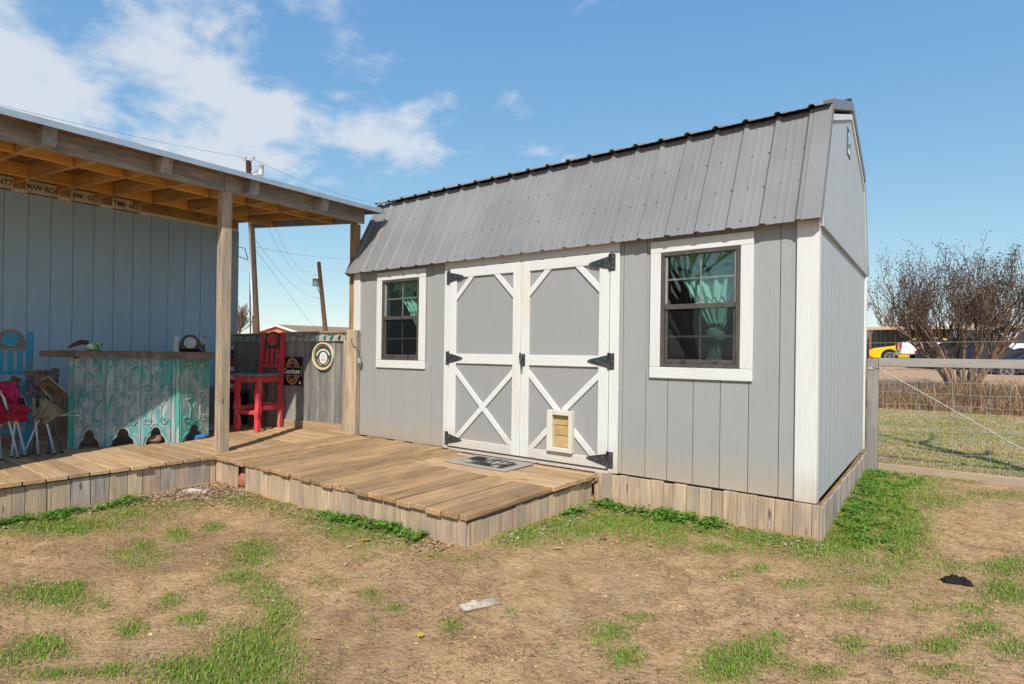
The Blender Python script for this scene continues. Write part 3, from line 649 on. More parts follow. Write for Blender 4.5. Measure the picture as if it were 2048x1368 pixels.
pd = thing('porch_deck', 'plank porch floor edged with vertical skirting along the house', 'deck', (-6, -2, -.28))
y = -5.2
while y < .12:
    y1 = y+.1405; bx('deck_board', pd, -7.33, -4.735+random.uniform(-.012, .012) if y < DY0-.05 else DX0-.006, y+.004, y1-.004, zd(-5, y)-TH, zd(-5, y)+random.uniform(-.004, .004), DECK_X, .005, Matrix.Rotation(R(random.uniform(-.2, .2)), 4, 'X')); y = y1
y = -5.2
while y < -1.70:
    w = random.choice((.11, .13, .14, .15)); y1 = min(y+w, -1.675)
    if y1-y > .02: bx('skirt_board', pd, -4.782, -4.764+random.uniform(-.003, .003), y+.002, y1-.002, -.36, ZD-TH-.003-random.uniform(0, .01), SKG_Z if random.random() < .2 else SK_Z, .002, Matrix.Rotation(R(random.uniform(-.6, .6)), 4, 'X'))
    y = y1
for xx in (-5.1, -5.9, -6.9): bx('deck_joist', pd, xx-.02, xx+.02, -5.1, .1, ZD-TH-.13, ZD-TH-.004, BRN_X, 0)
# ------------------------------------------------------------------ house
HX = -7.35
HOUSE = painted('house_blue_grey', (.38, .57, .74), 'z', .6, .2, (.36, .48, .55), .35)
HTRIM = painted('house_cream_trim', (.74, .70, .57), 'y', .6, .3)
hs = thing('house', 'blue grey house with vertical grooved siding behind the porch', 'house', (-9.3, -3, -.3))
hw = bx('house_wall', hs, -11.3, HX-.0125, -7.4, -.17, -.3, 2.92, HOUSE, 0)
y = -.26
while y > -5.6:
    bx('siding_board', hw, HX-.012, HX, y-.2032+.0025, y-.0025, .47, 2.655, HOUSE, .002); y -= .2032
bx('corner_board', hs, HX-.0121, HX+.018, -.257, -.155, .44, 2.66, painted('house_corner_grey', (.40, .44, .47), 'z', .6, .2), .003)
bx('frieze_trim', hs, HX-.012, HX+.022, -5.6, -.16, 2.657, 2.70, HTRIM, .006)
bx('header_board', hs, HX-.012, HX+.01, -5.6, -.16, 2.702, 2.90, PINE_X, .002)
y = -5.6
while y < -.3:
    bx('base_plank', hs, HX-.0121, HX+.008, y+.003, y+.142, -.02, .455, SKG_Z, .002); y += .145
v = [(-11.6, -7.6, 2.93), (-11.6, -.0, 2.93), (HX-.05, 0, 2.93), (HX-.05, -7.6, 2.93), (-9.4, -7.6, 3.1), (-9.4, 0, 3.1)]
mesh('house_roof', v, [(0, 1, 5, 4), (4, 5, 2, 3), (0, 4, 3), (1, 2, 5), (0, 3, 2, 1)], ROOFE, hs, loc=(-9.4, -3.8, 2.95))
# ------------------------------------------------------------------ porch roof
pr = thing('porch_roof', 'open lean-to porch roof of pine joists on weathered timber posts', 'porch', (-5.5, -1.6, ZD))
def pzb(x): return 2.515+(-4.95-x)*.098       # underside of the joists
bx('post', pr, -4.92, -4.822, -1.62, -1.522, ZD+.001, 2.50, POST_Z, .005)
p2 = bx('post', pr, -4.995, -4.905, -.02, .07, -.3, 2.50, POSTB_Z, .005)
bx('beam', pr, -4.862, -4.822, -5.4, -1.60, 2.497, 2.672, wood('beam_wood_y', (.46, .42, .38), (.26, .27, .285), 'y', (.18, .205, .25), .1, .8, 9, .5), .004)
bx('beam', pr, -4.862, -4.822, -1.597, .06, 2.497, 2.672, bpy.data.materials['beam_wood_y'], .004)
bx('beam', pr, -4.90, -4.864, -5.4, .06, 2.505, 2.655, bpy.data.materials['beam_wood_y'], .003)
JY = [-3.01-.405*k_ for k_ in range(5, 0, -1)]+[-3.01, -2.612, -2.237, -1.873, -1.475, -1.082, -.686, -.32, .04]
for yy in JY:
    bar('joist', pr, (-4.903, yy, pzb(-4.903)+.07), (HX+.012, yy, pzb(HX)+.07), .038, .14, BEAM_X if yy > 0 else PINE_X, .003)
for a, b in zip(JY[:-1], JY[1:]):
    for xx in (-5.392, -6.76):
        bx('blocking', pr, xx-.019, xx+.019, a+.0205, b-.0205, pzb(xx)+.002, pzb(xx)+.137, bpy.data.materials.get('blocking_pine') or wood('blocking_pine', (.82, .44, .10), (.60, .30, .06), 'y', None, .15, .7, 10, .3), .003)
for yy in (-4.55, -3.78, -2.975, -2.165, -1.375, -.59):
    prism('rafter_tail', pr, [(-4.8215, 2.498), (-4.70, 2.50), (-4.665, 2.625), (-4.8215, 2.64)], 1, yy-.045, yy+.045, BEAM_X, .003)
def rz(x): return pzb(x)+.143
def slab(name, x0, x1, y0, y1, dz0, dz1, mat):
    return prism(name, pr, [(x0, rz(x0)+dz0), (x1, rz(x1)+dz0), (x1, rz(x1)+dz1), (x0, rz(x0)+dz1)], 1, y0, y1, mat)
ya = -5.45
for yb in (-4.23, -3.01, -1.79, -.57, .13): slab('roof_sheathing', HX+.012, -4.60, ya+.002, yb-.002, 0, .012, OSB); ya = yb
slab('roofing', HX+.012, -4.575, -5.45, .16, .0135, .022, plain('roofing_felt', (.12, .13, .15), .8))
DRIP = plain('drip_edge_steel', (.45, .52, .58), .4, .1, 8, .5, .5)
slab('drip_edge', -4.584, -4.572, -5.45, .162, -.022, .0265, DRIP); slab('drip_edge', -6.9, -4.585, .1305, .142, -.02, .013, DRIP)
tube('orange_cord', pr, [(-5.6, -3.05, 2.60), (-5.75, -3.2, 2.53), (-5.9, -3.4, 2.56), (-6.1, -3.6, 2.62)], .006, plain('cord_red', (.75, .06, .02), .5), 6)
# unseen plank screen, added left of the view to cast shade on the porch
scn = thing('shade_screen', 'grey plank screen added out of view to shade the porch', 'screen', (-4.85, -4.5, ZD))
y = -5.3
while y < -3.9: bx('plank', scn, -4.90, -4.88, y+.002, y+.139, ZD+.002, 2.2, FEN_Z, .002); y += .141
# ------------------------------------------------------------------ licence plates
PLT = plain('plate_cream', (.72, .68, .52), .5, .25, 10, c2=(.50, .44, .30)); PINK = plain('plate_black', (.03, .03, .03), .5); PRED = plain('plate_red', (.5, .06, .04), .5)
MY = Matrix(((0, 0, 1), (1, 0, 0), (0, 1, 0)))       # text facing +x, running along +y
def facing_x(x, y, z): m = MY.to_4x4(); m.translation = (x, y, z); return m
for yc, t1, t2, lab in ((-2.78, '', 'NT7', 'cream licence plate ending in NT7, cut off at left edge'), (-2.378, '90W', 'BD8', 'cream licence plate reading 90W BD8 above the siding'), (-1.975, '84K', 'GG1', 'cream licence plate reading 84K GG1 above the siding'), (-1.565, 'TM8', '683', 'cream licence plate reading TM8 683 above the siding')):
    pl = thing('license_plate', lab, 'licence plate', (HX+.012, yc, 2.70), 'licence plates under the porch roof')
    zc_ = 2.725; hh = .076
    bx('plate', pl, HX+.0225, HX+.0255, yc-.15, yc+.15, zc_-hh, zc_+hh, PLT, .001)
    for s_, o_ in ((t1, -.075), (t2, .078)):
        if s_: text('plate_text', pl, s_, .080, PINK, facing_x(HX+.0262, yc+o_, zc_+.008), .0006, sx=.86, bold=.0014)
    bx('plate_star', pl, HX+.0256, HX+.0265, yc-.006, yc+.006, zc_-.002, zc_+.012, PRED, 0)
    bx('plate_strip', pl, HX+.0256, HX+.0268, yc-.14, yc+.13, zc_-.07, zc_-.058, PINK, 0)
# ------------------------------------------------------------------ picket fence between house and shed (built flat, then turned)
pf = thing('plank_fence', 'weathered grey plank fence joining the house to the shed', 'fence')
us = [-2.10, -2.017, -1.925, -1.83, -1.735, -1.635, -1.538, -1.445, -1.352, -1.29, -1.226, -1.131, -1.028, -.935, -.843, -.743, -.662, -.582, -.477, -.398, -.338, -.252, -.203]
for a, b in zip(us[:-1], us[1:]):
    bx('plank', pf, a+.002, b-.002, -.012+random.uniform(-.004, .004), .008, .02, 1.12, FEN_Z, .003)
bx('plank', pf, -.199, -.12, -.03, -.01, -.02, 1.18, POST_Z, .003)
bx('fence_post', pf, -.117, .03, -.075, .0, -.3, 1.205, POST_Z, .006); bx('fence_post', pf, -2.2, -2.11, -.03, .06, -.3, 1.14, FEN_Z, .005)
bx('top_rail', pf, -2.105, -1.30, -.034, -.016, 1.062, 1.148, FEN_X, .003); bx('top_rail', pf, -1.297, -.201, -.036, -.0165, 1.072, 1.165, FEN_X, .003)
bx('cap_board', pf, -2.13, -1.20, -.05, .05, 1.15, 1.172, BRN_X, .003, Matrix.Rotation(R(-.8), 4, 'Y')); bx('cap_board', pf, -1.198, -.10, -.05, .05, 1.168, 1.192, BRN_X, .003, Matrix.Rotation(R(-.5), 4, 'Y'))
bx('bottom_rail', pf, -2.1, -.201, -.034, -.013, -.012, .092, wood('bottom_rail_wood', (.42, .30, .19), (.30, .21, .13), 'x', None, .1), .003)
FM = Matrix.Translation((-4.802, -.027, .024)) @ Matrix.Rotation(R(11.087), 4, 'Z')
def onfence(o): o.matrix_basis = FM @ o.matrix_basis
# string of bulbs
sg = thing('string_lights', 'string of green bulbs along the top of the plank fence', 'string lights')
CW = plain('cord_green', (.03, .09, .06), .6); BG = plain('bulb_green', (.10, .33, .27), .3, .15, 30, .5)
pts = []; 
for i in range(40):
    u = -2.05+2.0*i/39; pts.append((u, -.046, 1.142+.012*math.sin(i*1.3)+(.02 if u > -.8 else 0)))
pts += [(-.03, -.085, 1.08), (.0, -.09, 1.02), (.05, -.085, 1.0), (.075, -.07, .95), (.08, -.065, .87)]
tube('cord', sg, pts, .004, CW, 5)
u = -2.0
while u < -.1:
    zz = 1.13+(.02 if u > -.8 else 0); tilt = random.uniform(-.25, .25) if u < -.8 else random.uniform(-.7, .5)
    b = tube('bulb', sg, [(u, -.048, zz), (u+.02*tilt, -.052, zz-.018), (u+.045*tilt, -.056, zz-.040), (u+.07*tilt, -.056, zz-.058)], [.009, .015, .014, .004], BG, 7); u += .118
bx('plug', sg, .06, .095, -.085, -.045, .815, .875, plain('plug_blue_grey', (.30, .42, .45), .5), .006)
# tin signs
BLK = plain('sign_black', (.012, .011, .012), .35, .1); ORG = plain('sign_orange', (.62, .16, .05), .4); GLD = plain('sign_gold', (.62, .38, .10), .4); SWH = plain('sign_white', (.85, .85, .85), .4)
def face_y(u, y, z, rz_=0): m = Matrix.Rotation(R(90), 4, 'X') @ Matrix.Rotation(rz_, 4, 'Z'); m.translation = (u, y, z); return m
sn = thing('tin_sign', 'square black tin sign with oval ring and white lettering', 'sign')
cu_, cz_ = -1.025, .698
bx('panel', sn, -1.197, -.853, -.024, -.0205, .52, .876, BLK, .001)
ring('sign_ring', sn, (cu_, cz_), .098, .112, 1, -.0262, -.0242, ORG, 1.42); ring('sign_ring', sn, (cu_, cz_), .113, .119, 1, -.0262, -.0242, GLD, 1.42)
ring('sign_ring', sn, (cu_, cz_), .062, .069, 1, -.0262, -.0242, ORG, 1.42)
bx('sign_band', sn, -1.187, -.863, -.0285, -.0263, .640, .752, GLD, 0); bx('sign_band', sn, -1.182, -.868, -.0295, -.0286, .646, .746, BLK, 0)
text('sign_text', sn, 'Copenhagen', .088, SWH, face_y(cu_, -.0302, cz_-.002), .0005, sx=.62, bold=.0016)
def arc_text(s_, r_, zsgn, a0, a1, size):
    n = len(s_)
    for i, ch in enumerate(s_):
        if ch == ' ': continue
        a = a0+(a1-a0)*i/(n-1); rot = a-math.pi/2 if zsgn > 0 else a+math.pi/2
        text('sign_letter', sn, ch, size, SWH, face_y(cu_+r_*math.cos(a), -.0272, cz_+r_*1.42*math.sin(a), rot), .0004, sx=.9)
arc_text('SINCE 1822', .083, 1, R(145), R(35), .032); arc_text('IT SATISFIES', .083, -1, R(215), R(325), .030)
bx('sign_mark', sn, -.905, -.880, -.0262, -.0242, .54, .575, SWH, .001)
ov = thing('round_tray_sign', 'round cream rimmed tray sign hung on the grey fence', 'sign')
CRM = plain('tray_cream', (.72, .66, .48), .4, .15, 8); TG = plain('tray_gold', (.40, .29, .10), .4); TD = plain('tray_dark', (.06, .075, .08), .4); TW = plain('tray_white', (.70, .72, .72), .4); TT = plain('tray_tan', (.55, .38, .22), .5)
oc = (-.508, .893)
ring('rim', ov, oc, .151, .165, 1, -.050, -.02, CRM, 1, 40); ring('rim_inner', ov, oc, .134, .152, 1, -.036, -.0215, TG, 1, 40)
prism('tray_face', ov, [(oc[0]+.136*math.cos(t*math.pi/18), oc[1]+.136*math.sin(t*math.pi/18)) for t in range(36)], 1, -.034, -.0216, TD)
prism('centre_disc', ov, [(oc[0]+.003+.062*math.cos(t*math.pi/14), oc[1]-.022+.072*math.sin(t*math.pi/14)) for t in range(28)], 1, -.0365, -.0342, TW)
ring('ribbon', ov, (oc[0], oc[1]-.02), .095, .116, 1, -.0362, -.0342, TW, .92, 20, R(20), R(165)); ring('ribbon', ov, (oc[0], oc[1]-.02), .088, .094, 1, -.0362, -.0342, TW, 1.0, 14, R(190), R(255)); ring('ribbon', ov, (oc[0], oc[1]-.02), .088, .094, 1, -.0362, -.0342, TW, 1.0, 14, R(285), R(350))
ring('emblem', ov, (oc[0]+.003, oc[1]-.022), .020, .028, 1, -.0382, -.0366, TT, 1.1, 16); ring('emblem', ov, (oc[0]-.012, oc[1]-.045), .008, .016, 1, -.0382, -.0366, TT, 1, 12); ring('emblem', ov, (oc[0]+.02, oc[1]-.05), .008, .015, 1, -.0382, -.0366, TT, 1, 12)
for o in (pf, sg, sn, ov): onfence(o)
# rolled flag in the corner
fl = thing('rolled_flag', 'rolled red white and blue flag leaning in the porch corner', 'flag', (-6.74, -.55, ZD))
FP = (-6.74, -.55); 
tube('pole', fl, [(FP[0]+.06, FP[1]-.08, ZD), (FP[0], FP[1]+.02, 1.02)], .013, plain('pole_white', (.75, .75, .73), .4), 8)
cols = [plain('flag_blue', (.03, .05, .17), .8), plain('flag_red', (.45, .03, .05), .8), plain('flag_white', (.65, .63, .62), .8)]
zz = .98; i = 0; seq = [0, 0, 1, 1, 2, 1, 2, 1, 2, 1, 2, 1]
for ci in seq:
    z2 = zz-.055; t0, t1 = (.98-zz)/.66, (.98-z2)/.66
    pa = lambda z_: Vector((FP[0]+.06*(1-(z_/1.02)), FP[1]-.08+.1*z_/1.02, z_))
    tube('cloth', fl, [pa(zz), pa(z2)], [.02+.07*t0, .02+.07*t1], cols[ci], 9); zz = z2-.0005
# black lidded box put in for the deep shade behind the stool
sb = thing('shade_box', 'black box standing in for deep shade behind the red stool', 'dark box', (-6.75, -.42, ZD))
prism('shade_box_body', sb, [(-6.88, -.66), (-6.50, -.60), (-6.56, -.40), (-6.92, -.47)], 2, zd(-6.6, -.5)+.004, .42, plain('shade_box_black', (.02, .02, .022), .5), .01)
prism('shade_box_lid', sb, [(-6.90, -.68), (-6.48, -.62), (-6.54, -.38), (-6.94, -.45)], 2, .421, .45, plain('shade_box_lid_grey', (.12, .12, .13), .5), .006)
# ------------------------------------------------------------------ star-backed bar stools
def stool(label, mats, seatmat, headmat, medmat):
    t = thing('bar_stool', label, 'stool', group='star backed bar stools')
    a, d_ = .15, .20; zs_ = .66; m = mats
    def leg(x, y, z1, wav):
        n = 9; v = []; f = []
        for i in range(n+1):
            z = z1*i/n; s_ = .026+(.006*math.sin(i*2.1+wav) if z < zs_ else 0); ox = .006*math.sin(i*1.7+wav) if z < zs_ else 0; oy = 0 if z < zs_ else (z-zs_)*.10*(1 if y > 0 else 0)
            for p, q in ((-1, -1), (1, -1), (1, 1), (-1, 1)): v.append((x+ox+p*s_, y+oy+q*s_, z))
            if i: b = 4*i-4; f += [(b+k_, b+(k_+1) % 4, b+4+(k_+1) % 4, b+4+k_) for k_ in range(4)]
        f += [(3, 2, 1, 0), (4*n, 4*n+1, 4*n+2, 4*n+3)]
        mesh('leg' if y < 0 else 'back_post', v, f, m, t, loc=(x, y, z1/2))
    for sx in (-1, 1): leg(sx*a, -d_, zs_, sx); leg(sx*a, d_, 1.205, sx+3)
    sd = bx('seat', t, -a-.05, a+.05, -d_-.05, d_-.03, zs_+.001, zs_+.034, seatmat, .008)
    for y in (-d_, ): bx('apron', t, -a+.026, a-.026, y-.016, y+.016, zs_-.075, zs_-.002, m, .003)
    bx('apron', t, -a+.026, a-.026, d_-.016, d_+.016, zs_-.075, zs_-.002, m, .003)
    for sx in (-1, 1): bx('apron', t, sx*a-.015, sx*a+.015, -d_+.027, d_-.027, zs_-.075, zs_-.002, m, .003); bx('stretcher', t, sx*a-.013, sx*a+.013, -d_+.026, d_-.026, .245, .295, m, .003)
    bx('stretcher', t, -a+.025, a-.025, -d_-.014, -d_+.014, .20, .25, m, .003); bx('stretcher', t, -a+.025, a-.025, d_-.014, d_+.014, .27, .32, m, .003)
    yb = lambda z: d_+(z-zs_)*.10
    bx('back_rail', t, -a+.026, a-.026, yb(.78)-.014, yb(.78)+.014, .755, .80, m, .003)
    for xx in (-.075, 0, .075): bar('back_slat', t, (xx, yb(.80), .799), (xx, yb(1.0), 1.0), .045, .016, m, .002, (0, 1, 0))
    hp = [(-a+.025, 1.0), (a-.025, 1.0), (a-.025, 1.10)]+[(.105*math.cos(R(q)), 1.115+.105*math.sin(R(q))) for q in range(12, 169, 12)]+[(-a+.025, 1.10)]
    hb = prism('headboard', t, hp, 1, yb(1.1)-.016, yb(1.1)+.014, headmat, .003)
    yy = yb(1.1)
    prism('medallion', hb, [(.07*math.cos(q*math.pi/14), 1.115+.07*math.sin(q*math.pi/14)) for q in range(28)], 1, yy-.024, yy-.0162, medmat)
    st = []
    for q in range(10):
        r_ = .06 if q % 2 == 0 else .024; st.append((r_*math.cos(R(90+36*q)), 1.115+r_*math.sin(R(90+36*q))))
    prism('star', hb, st, 1, yy-.031, yy-.0242, medmat, .002); ring('medallion_ring', hb, (0, 1.115), .070, .078, 1, yy-.026, yy-.0162, headmat, 1, 28)
    return t
RED = worn('stool_red', (.70, .055, .075), (.62, .32, .25), 'z', .565); BLUE = worn('stool_blue', (.06, .36, .56), (.22, .34, .38), 'z', .57); WHT = worn('stool_white', (.70, .71, .70), (.10, .065, .045), 'z', .52)
DKW = wood('stool_dark_wood', (.13, .10, .08), (.07, .055, .045), 'x', (.20, .17, .14)); GRW = wood('stool_grey_wood', (.33, .28, .23), (.2, .17, .14), 'x', None)
st = stool('red bar stool with star medallion beside the post', RED, wood('seat_blue_grey', (.20, .24, .27), (.13, .15, .17), 'x', None), DKW, RED); put(st, (-5.985, -.574, zd(-6, -.6)+.003), R(20.2), .985)
st = stool('blue bar stool with star medallion at left edge behind folded chairs', BLUE, BLUE, GRW, BLUE); put(st, (-6.36, -2.86, ZD+.001), R(72), .95)
st = stool('peeling white bar stool with star medallion standing behind the bar', WHT, DKW, DKW, worn('medallion_white', (.7, .72, .74), (.3, .3, .32), 'z', .6)); put(st, (-6.33, -1.26, ZD+.001), R(60), .955)
# ------------------------------------------------------------------ carved bar
TEAL = worn('bar_teal_worn', (.08, .34, .33), (.36, .42, .43), 'z', .475, (.19, .25, .26))
TEAL2 = worn('bar_teal', (.08, .37, .32), (.42, .45, .42), 'z', .53, (.24, .30, .29))
br = thing('carved_bar', 'carved teal and grey wooden bar with live edge plank top', 'bar', (-5.95, -2.0, ZD))
def scroll_mesh(fl_):
    """S-shaped carved scroll with curled ends, in a 0.13 x 0.36 panel"""
    P_ = []
    for i in range(15):
        a = R(-40+i*26); r_ = .010+.0023*i; P_.append((fl_*(.065-.0+r_*math.cos(a)*1.0), .30+r_*math.sin(a)))
    e = P_[-1]
    for i in range(1, 8):
        t = i/8; P_.append((e[0]+(fl_*.052-e[0])*t+fl_*-.038*math.sin(t*math.pi), e[1]+(.075-e[1])*t))
    for i in range(15):
        a = R(200+i*26); r_ = .044-.0023*i; P_.append((fl_*(.075+r_*math.cos(a)), .058+r_*math.sin(a)))
    v, f = [], []; tubegeo(v, f, [(p[0], 0, p[1]) for p in P_], .0095, 6); me = bpy.data.meshes.new('scroll'); me.from_pydata([tuple(q) for q in v], [], f)
    me.polygons.foreach_set('use_smooth', [True]*len(me.polygons)); return me
SC = {1: scroll_mesh(1), -1: scroll_mesh(-1)}
def diamond_mesh():
    v, f = [], []
    for s_ in (1, .62):
        q = [(0, 0, .055*s_), (.030*s_, 0, 0), (0, 0, -.055*s_), (-.030*s_, 0, 0), (0, 0, .055*s_)]; tubegeo(v, f, q, .005, 5)
    me = bpy.data.meshes.new('diamond'); me.from_pydata([tuple(q) for q in v], [], f); return me
DM = diamond_mesh()
BH = .885
def panel(p, q, mat):
    p, q = Vector(p), Vector(q); w = (q-p).length; d = (q-p).normalized(); an = math.atan2(d.y, d.x)
    c_ = w/2; aw = w*.27
    arch = []
    for i in range(13):
        t = i/12; a = math.pi*(1-t); arch.append((c_+aw*math.cos(a)*.62, .10+.075*math.sin(a)))
    arch = [(c_-aw*1.25, 0), (c_-aw*1.05, .06), (c_-aw*.75, .085)]+arch+[(c_+aw*.75, .085), (c_+aw*1.05, .06), (c_+aw*1.25, 0)]
    pts = [(0, 0)]+arch+[(w, 0), (w, BH), (0, BH)]
    pn = prism('panel', br, pts, 1, 0, .028, mat, .002)
    Mx = Matrix.Translation((p.x, p.y, ZD+.001)) @ Matrix.Rotation(an, 4, 'Z')
    # raised moulding round the arch
    v, f = [], []; tubegeo(v, f, [(c_+(a[0]-c_)*1.28, -.001, a[1]*1.22+.004) for a in arch], .007, 6); mesh('arch_moulding', v, f, mat, pn, True)
    for zz in (.19, .53):
        for s_ in (-1, 1): obj('scroll', SC[s_], mat, pn, Matrix.Translation((c_+s_*w*.04, -.001, zz)) @ Matrix.Scale(w/.30, 4, (1, 0, 0)))
    for zz in (.37, .52, .70): obj('diamond', DM, mat, pn, Matrix.Translation((c_, -.001, zz)))
    pn.matrix_basis = Mx @ pn.matrix_basis
    return pn
B0, B3, B4 = Vector((-6.105, -2.455)), Vector((-5.715, -1.60)), Vector((-5.845, -1.235))
dl = (B3-B0); L_ = dl.length; du = dl/L_
def at(s_): return B0+du*s_
sp_ = [.045, .30, .60, .865]
for a, b in zip(sp_[:-1], sp_[1:]): panel(at(a), at(b-.003), TEAL)
bxn = lambda name, s0, s1, mat, o=.03: prism(name, br, [(at(s0).x, at(s0).y), (at(s1).x, at(s1).y), (at(s1).x-du.y*o, at(s1).y+du.x*o), (at(s0).x-du.y*o, at(s0).y+du.x*o)], 2, ZD+.001, BH, mat, .003)
bxn('corner_stile', 0, .043, TEAL2); bxn('corner_stile', .867, .90, TEAL); bxn('corner_stile', .902, L_, TEAL2)
panel(B3+(B4-B3)*.03, B4, TEAL2)
nb = Vector((-du.y, du.x))      # towards the house
side = [B0+nb*.032, B0+nb*.40, B0+nb*.40+du*.03, B0+nb*.032+du*.03]
prism('side_panel', br, [(q.x, q.y) for q in side], 2, ZD+.001, BH, DKW)
prism('back_shelf', br, [(q.x, q.y) for q in (at(.05)+nb*.04, at(.85)+nb*.04, at(.80)+nb*.36, at(.05)+nb*.36)], 2, .40, .425, DKW)
# live edge slab
edge = []
N_ = 34
for i in range(N_+1):
    s_ = -.21+(L_+.21+.05)*i/N_; q = at(s_)-nb*(.075+.016*math.sin(i*1.7)+.010*math.sin(i*3.9+1)); edge.append((q.x, q.y))
edge += [(-5.60, -1.38), (-5.70, -1.10)]
edge += [((B4+nb*.18).x, (B4+nb*.18).y+.05), ((at(L_*.7)+nb*.46).x, (at(L_*.7)+nb*.46).y), ((at(-.16)+nb*.44).x, (at(-.16)+nb*.44).y)]
n = len(edge); v, f = [], []
for zz, ins in ((.886, .97), (.905, 1.0), (.93, 1.004), (.947, .985)):
    cx_ = sum(e[0] for e in edge)/n; cy_ = sum(e[1] for e in edge)/n
    for j, e in enumerate(edge): v.append((cx_+(e[0]-cx_)*ins+.004*math.sin(j*2.3+zz*90), cy_+(e[1]-cy_)*ins, zz+.003*math.sin(j*1.1+zz*50)))
for l_ in range(3):
    for j in range(n): f.append((l_*n+j, l_*n+(j+1) % n, (l_+1)*n+(j+1) % n, (l_+1)*n+j))
f += [tuple(range(n))[::-1], tuple(range(3*n, 4*n))]
mesh('slab_top', v, f, wood('slab_wood', (.22, .155, .11), (.13, .09, .065), 'y', (.27, .21, .16), .0, .6, 22), br, loc=(-5.95, -2.0, .91))
# figurine and dish on the bar
fg = thing('figurine', 'small colourful figurine with yellow teal body and long maroon tail on bar top', 'figurine', (-6.05, -2.28, .952))
def blob(name, par, c_, r_, mat, sub=2, nz=.12, seed=0, flat=None):
    bm = bmesh.new(); bmesh.ops.create_icosphere(bm, subdivisions=sub, radius=1)
    for q in bm.verts:
        n_ = 1+nz*noise.noise(q.co*1.9+Vector((seed, seed*2.1, 0))); z = q.co.z*r_[2]*n_
        if flat is not None and z < flat: z = flat
        q.co = Vector((q.co.x*r_[0]*n_, q.co.y*r_[1]*n_, z))
    me = bpy.data.meshes.new(name); bm.to_mesh(me); bm.free(); me.polygons.foreach_set('use_smooth', [True]*len(me.polygons))
    return obj(name, me, mat, par, Matrix.Translation(c_))
k = Mt('figurine_patches'); vo = k.n('ShaderNodeTexVoronoi', {'Vector': k.coord((1, 1, 1)), 'Scale': 32}); hv = k.n('ShaderNodeSeparateColor', {0: vo.outputs['Color']}).outputs[0]
c = k.mix(k.ramp(hv, .45, .47), (.60, .48, .05), (.08, .42, .36)); c = k.mix(k.ramp(hv, .70, .72), c, (.02, .02, .03)); c = k.mix(k.ramp(hv, .85, .87), c, (.65, .68, .45)); FIGM = k.fin(c, .35, .5)
blob('body', fg, (-6.05, -2.28, .995), (.05, .062, .052), FIGM, 3, .2, 1, -.045); blob('head', fg, (-6.02, -2.235, 1.015), (.03, .035, .034), FIGM, 2, .2, 4)
tube('tail', fg, [(-6.06, -2.31, 1.03), (-6.08, -2.36, 1.035), (-6.10, -2.41, 1.01), (-6.12, -2.46, .975)], [.022, .024, .019, .006], plain('figurine_maroon', (.20, .02, .07), .4, .3, 30, c2=(.04, .04, .05)), 8)
blob('foot', fg, (-6.03, -2.315, .962), (.022, .028, .013), plain('figurine_teal', (.05, .42, .42), .4), 2, .2, 7); blob('foot', fg, (-6.02, -2.23, .962), (.022, .024, .013), bpy.data.materials['figurine_teal'], 2, .2, 8)
ds = thing('dish', 'low dark dish with blue side on the bar top near the post', 'dish', (-5.86, -1.42, .951))
v, f = [], []; tubegeo(v, f, [(-5.88, -1.44, .951), (-5.88, -1.44, .965), (-5.88, -1.44, .982)], [.07, .095, .10], 20); mesh('bowl', v, f, plain('dish_black', (.02, .018, .02), .35), ds, True, (-5.88, -1.44, .965))
blob('blue_lump', ds, (-5.84, -1.36, .972), (.03, .04, .022), plain('dish_blue', (.04, .06, .22), .25), 2, .15, 2)
for nm, lab, c_, r_, col in (('crumpled_bag', 'crumpled blue plastic bag on the floor under the bar end', (-5.86, -1.33, .018), (.08, .10, .035), (.05, .16, .42)), ('stone', 'smooth brown stone behind the bar arch', (-5.93, -1.78, .04), (.09, .11, .06), (.28, .17, .12)), ('crumpled_paper', 'crumpled pale paper on the floor beside the bar', (-6.3, -.95, .03), (.12, .14, .05), (.32, .36, .42))):
    o = blob(nm, None, c_, r_, plain(nm+'_mat', col, .6), 3, .5, random.random()*9, -r_[2]*.8); tag(o, lab, nm.split('_')[-1])
# ------------------------------------------------------------------ folded camp chairs
ALU = plain('tube_aluminium', (.55, .57, .60), .35, .1, 20, .5, .6); DST = plain('tube_dark', (.10, .10, .10), .4, .1, 20, .5, .5)
def cloth(name, par, quad, mat, sag=.03, seed=0, n=16):
    a, b, c_, d_ = [Vector(q) for q in quad]; v = []
    nr = (b-a).cross(d_-a).normalized()
    for j in range(n+1):
        for i in range(n+1):
            u, w = i/n, j/n; p = (a*(1-u)+b*u)*(1-w)+(d_*(1-u)+c_*u)*w
            e_ = (b-a).length*.16; p = p+(b-a).normalized()*e_*noise.noise(Vector((w*2.6+seed, u*1.5, 3.3)))+(d_-a).normalized()*e_*noise.noise(Vector((u*2.6, w*1.5+seed, 8.1)))
            p = p+nr*(sag*math.sin(u*math.pi)*math.sin(w*math.pi)+.055*noise.noise(Vector((u*2.6+seed, w*2.2, seed)))+.03*noise.noise(Vector((u*7+w*2, w*5, seed+4)))); v.append(p)
    m = len(v); v2 = [p-nr*.004 for p in v]; w_ = n+1
    f = [(j*w_+i, j*w_+i+1, (j+1)*w_+i+1, (j+1)*w_+i) for j in range(n) for i in range(n)]; f += [tuple(m+e for e in q[::-1]) for q in f]
    bnd = [i for i in range(w_)]+[j*w_+n for j in range(1, w_)]+[n*w_+i for i in range(n-1, -1, -1)]+[j*w_ for j in range(n-1, 0, -1)]
    f += [(bnd[i], bnd[(i+1) % len(bnd)], m+bnd[(i+1) % len(bnd)], m+bnd[i]) for i in range(len(bnd))]
    return mesh(name, v+v2, f, mat, par, True, tuple((a+c_)/2))
def piping(par, pts, mat, r_=.006): return tube('piping', par, pts, r_, mat, 6)
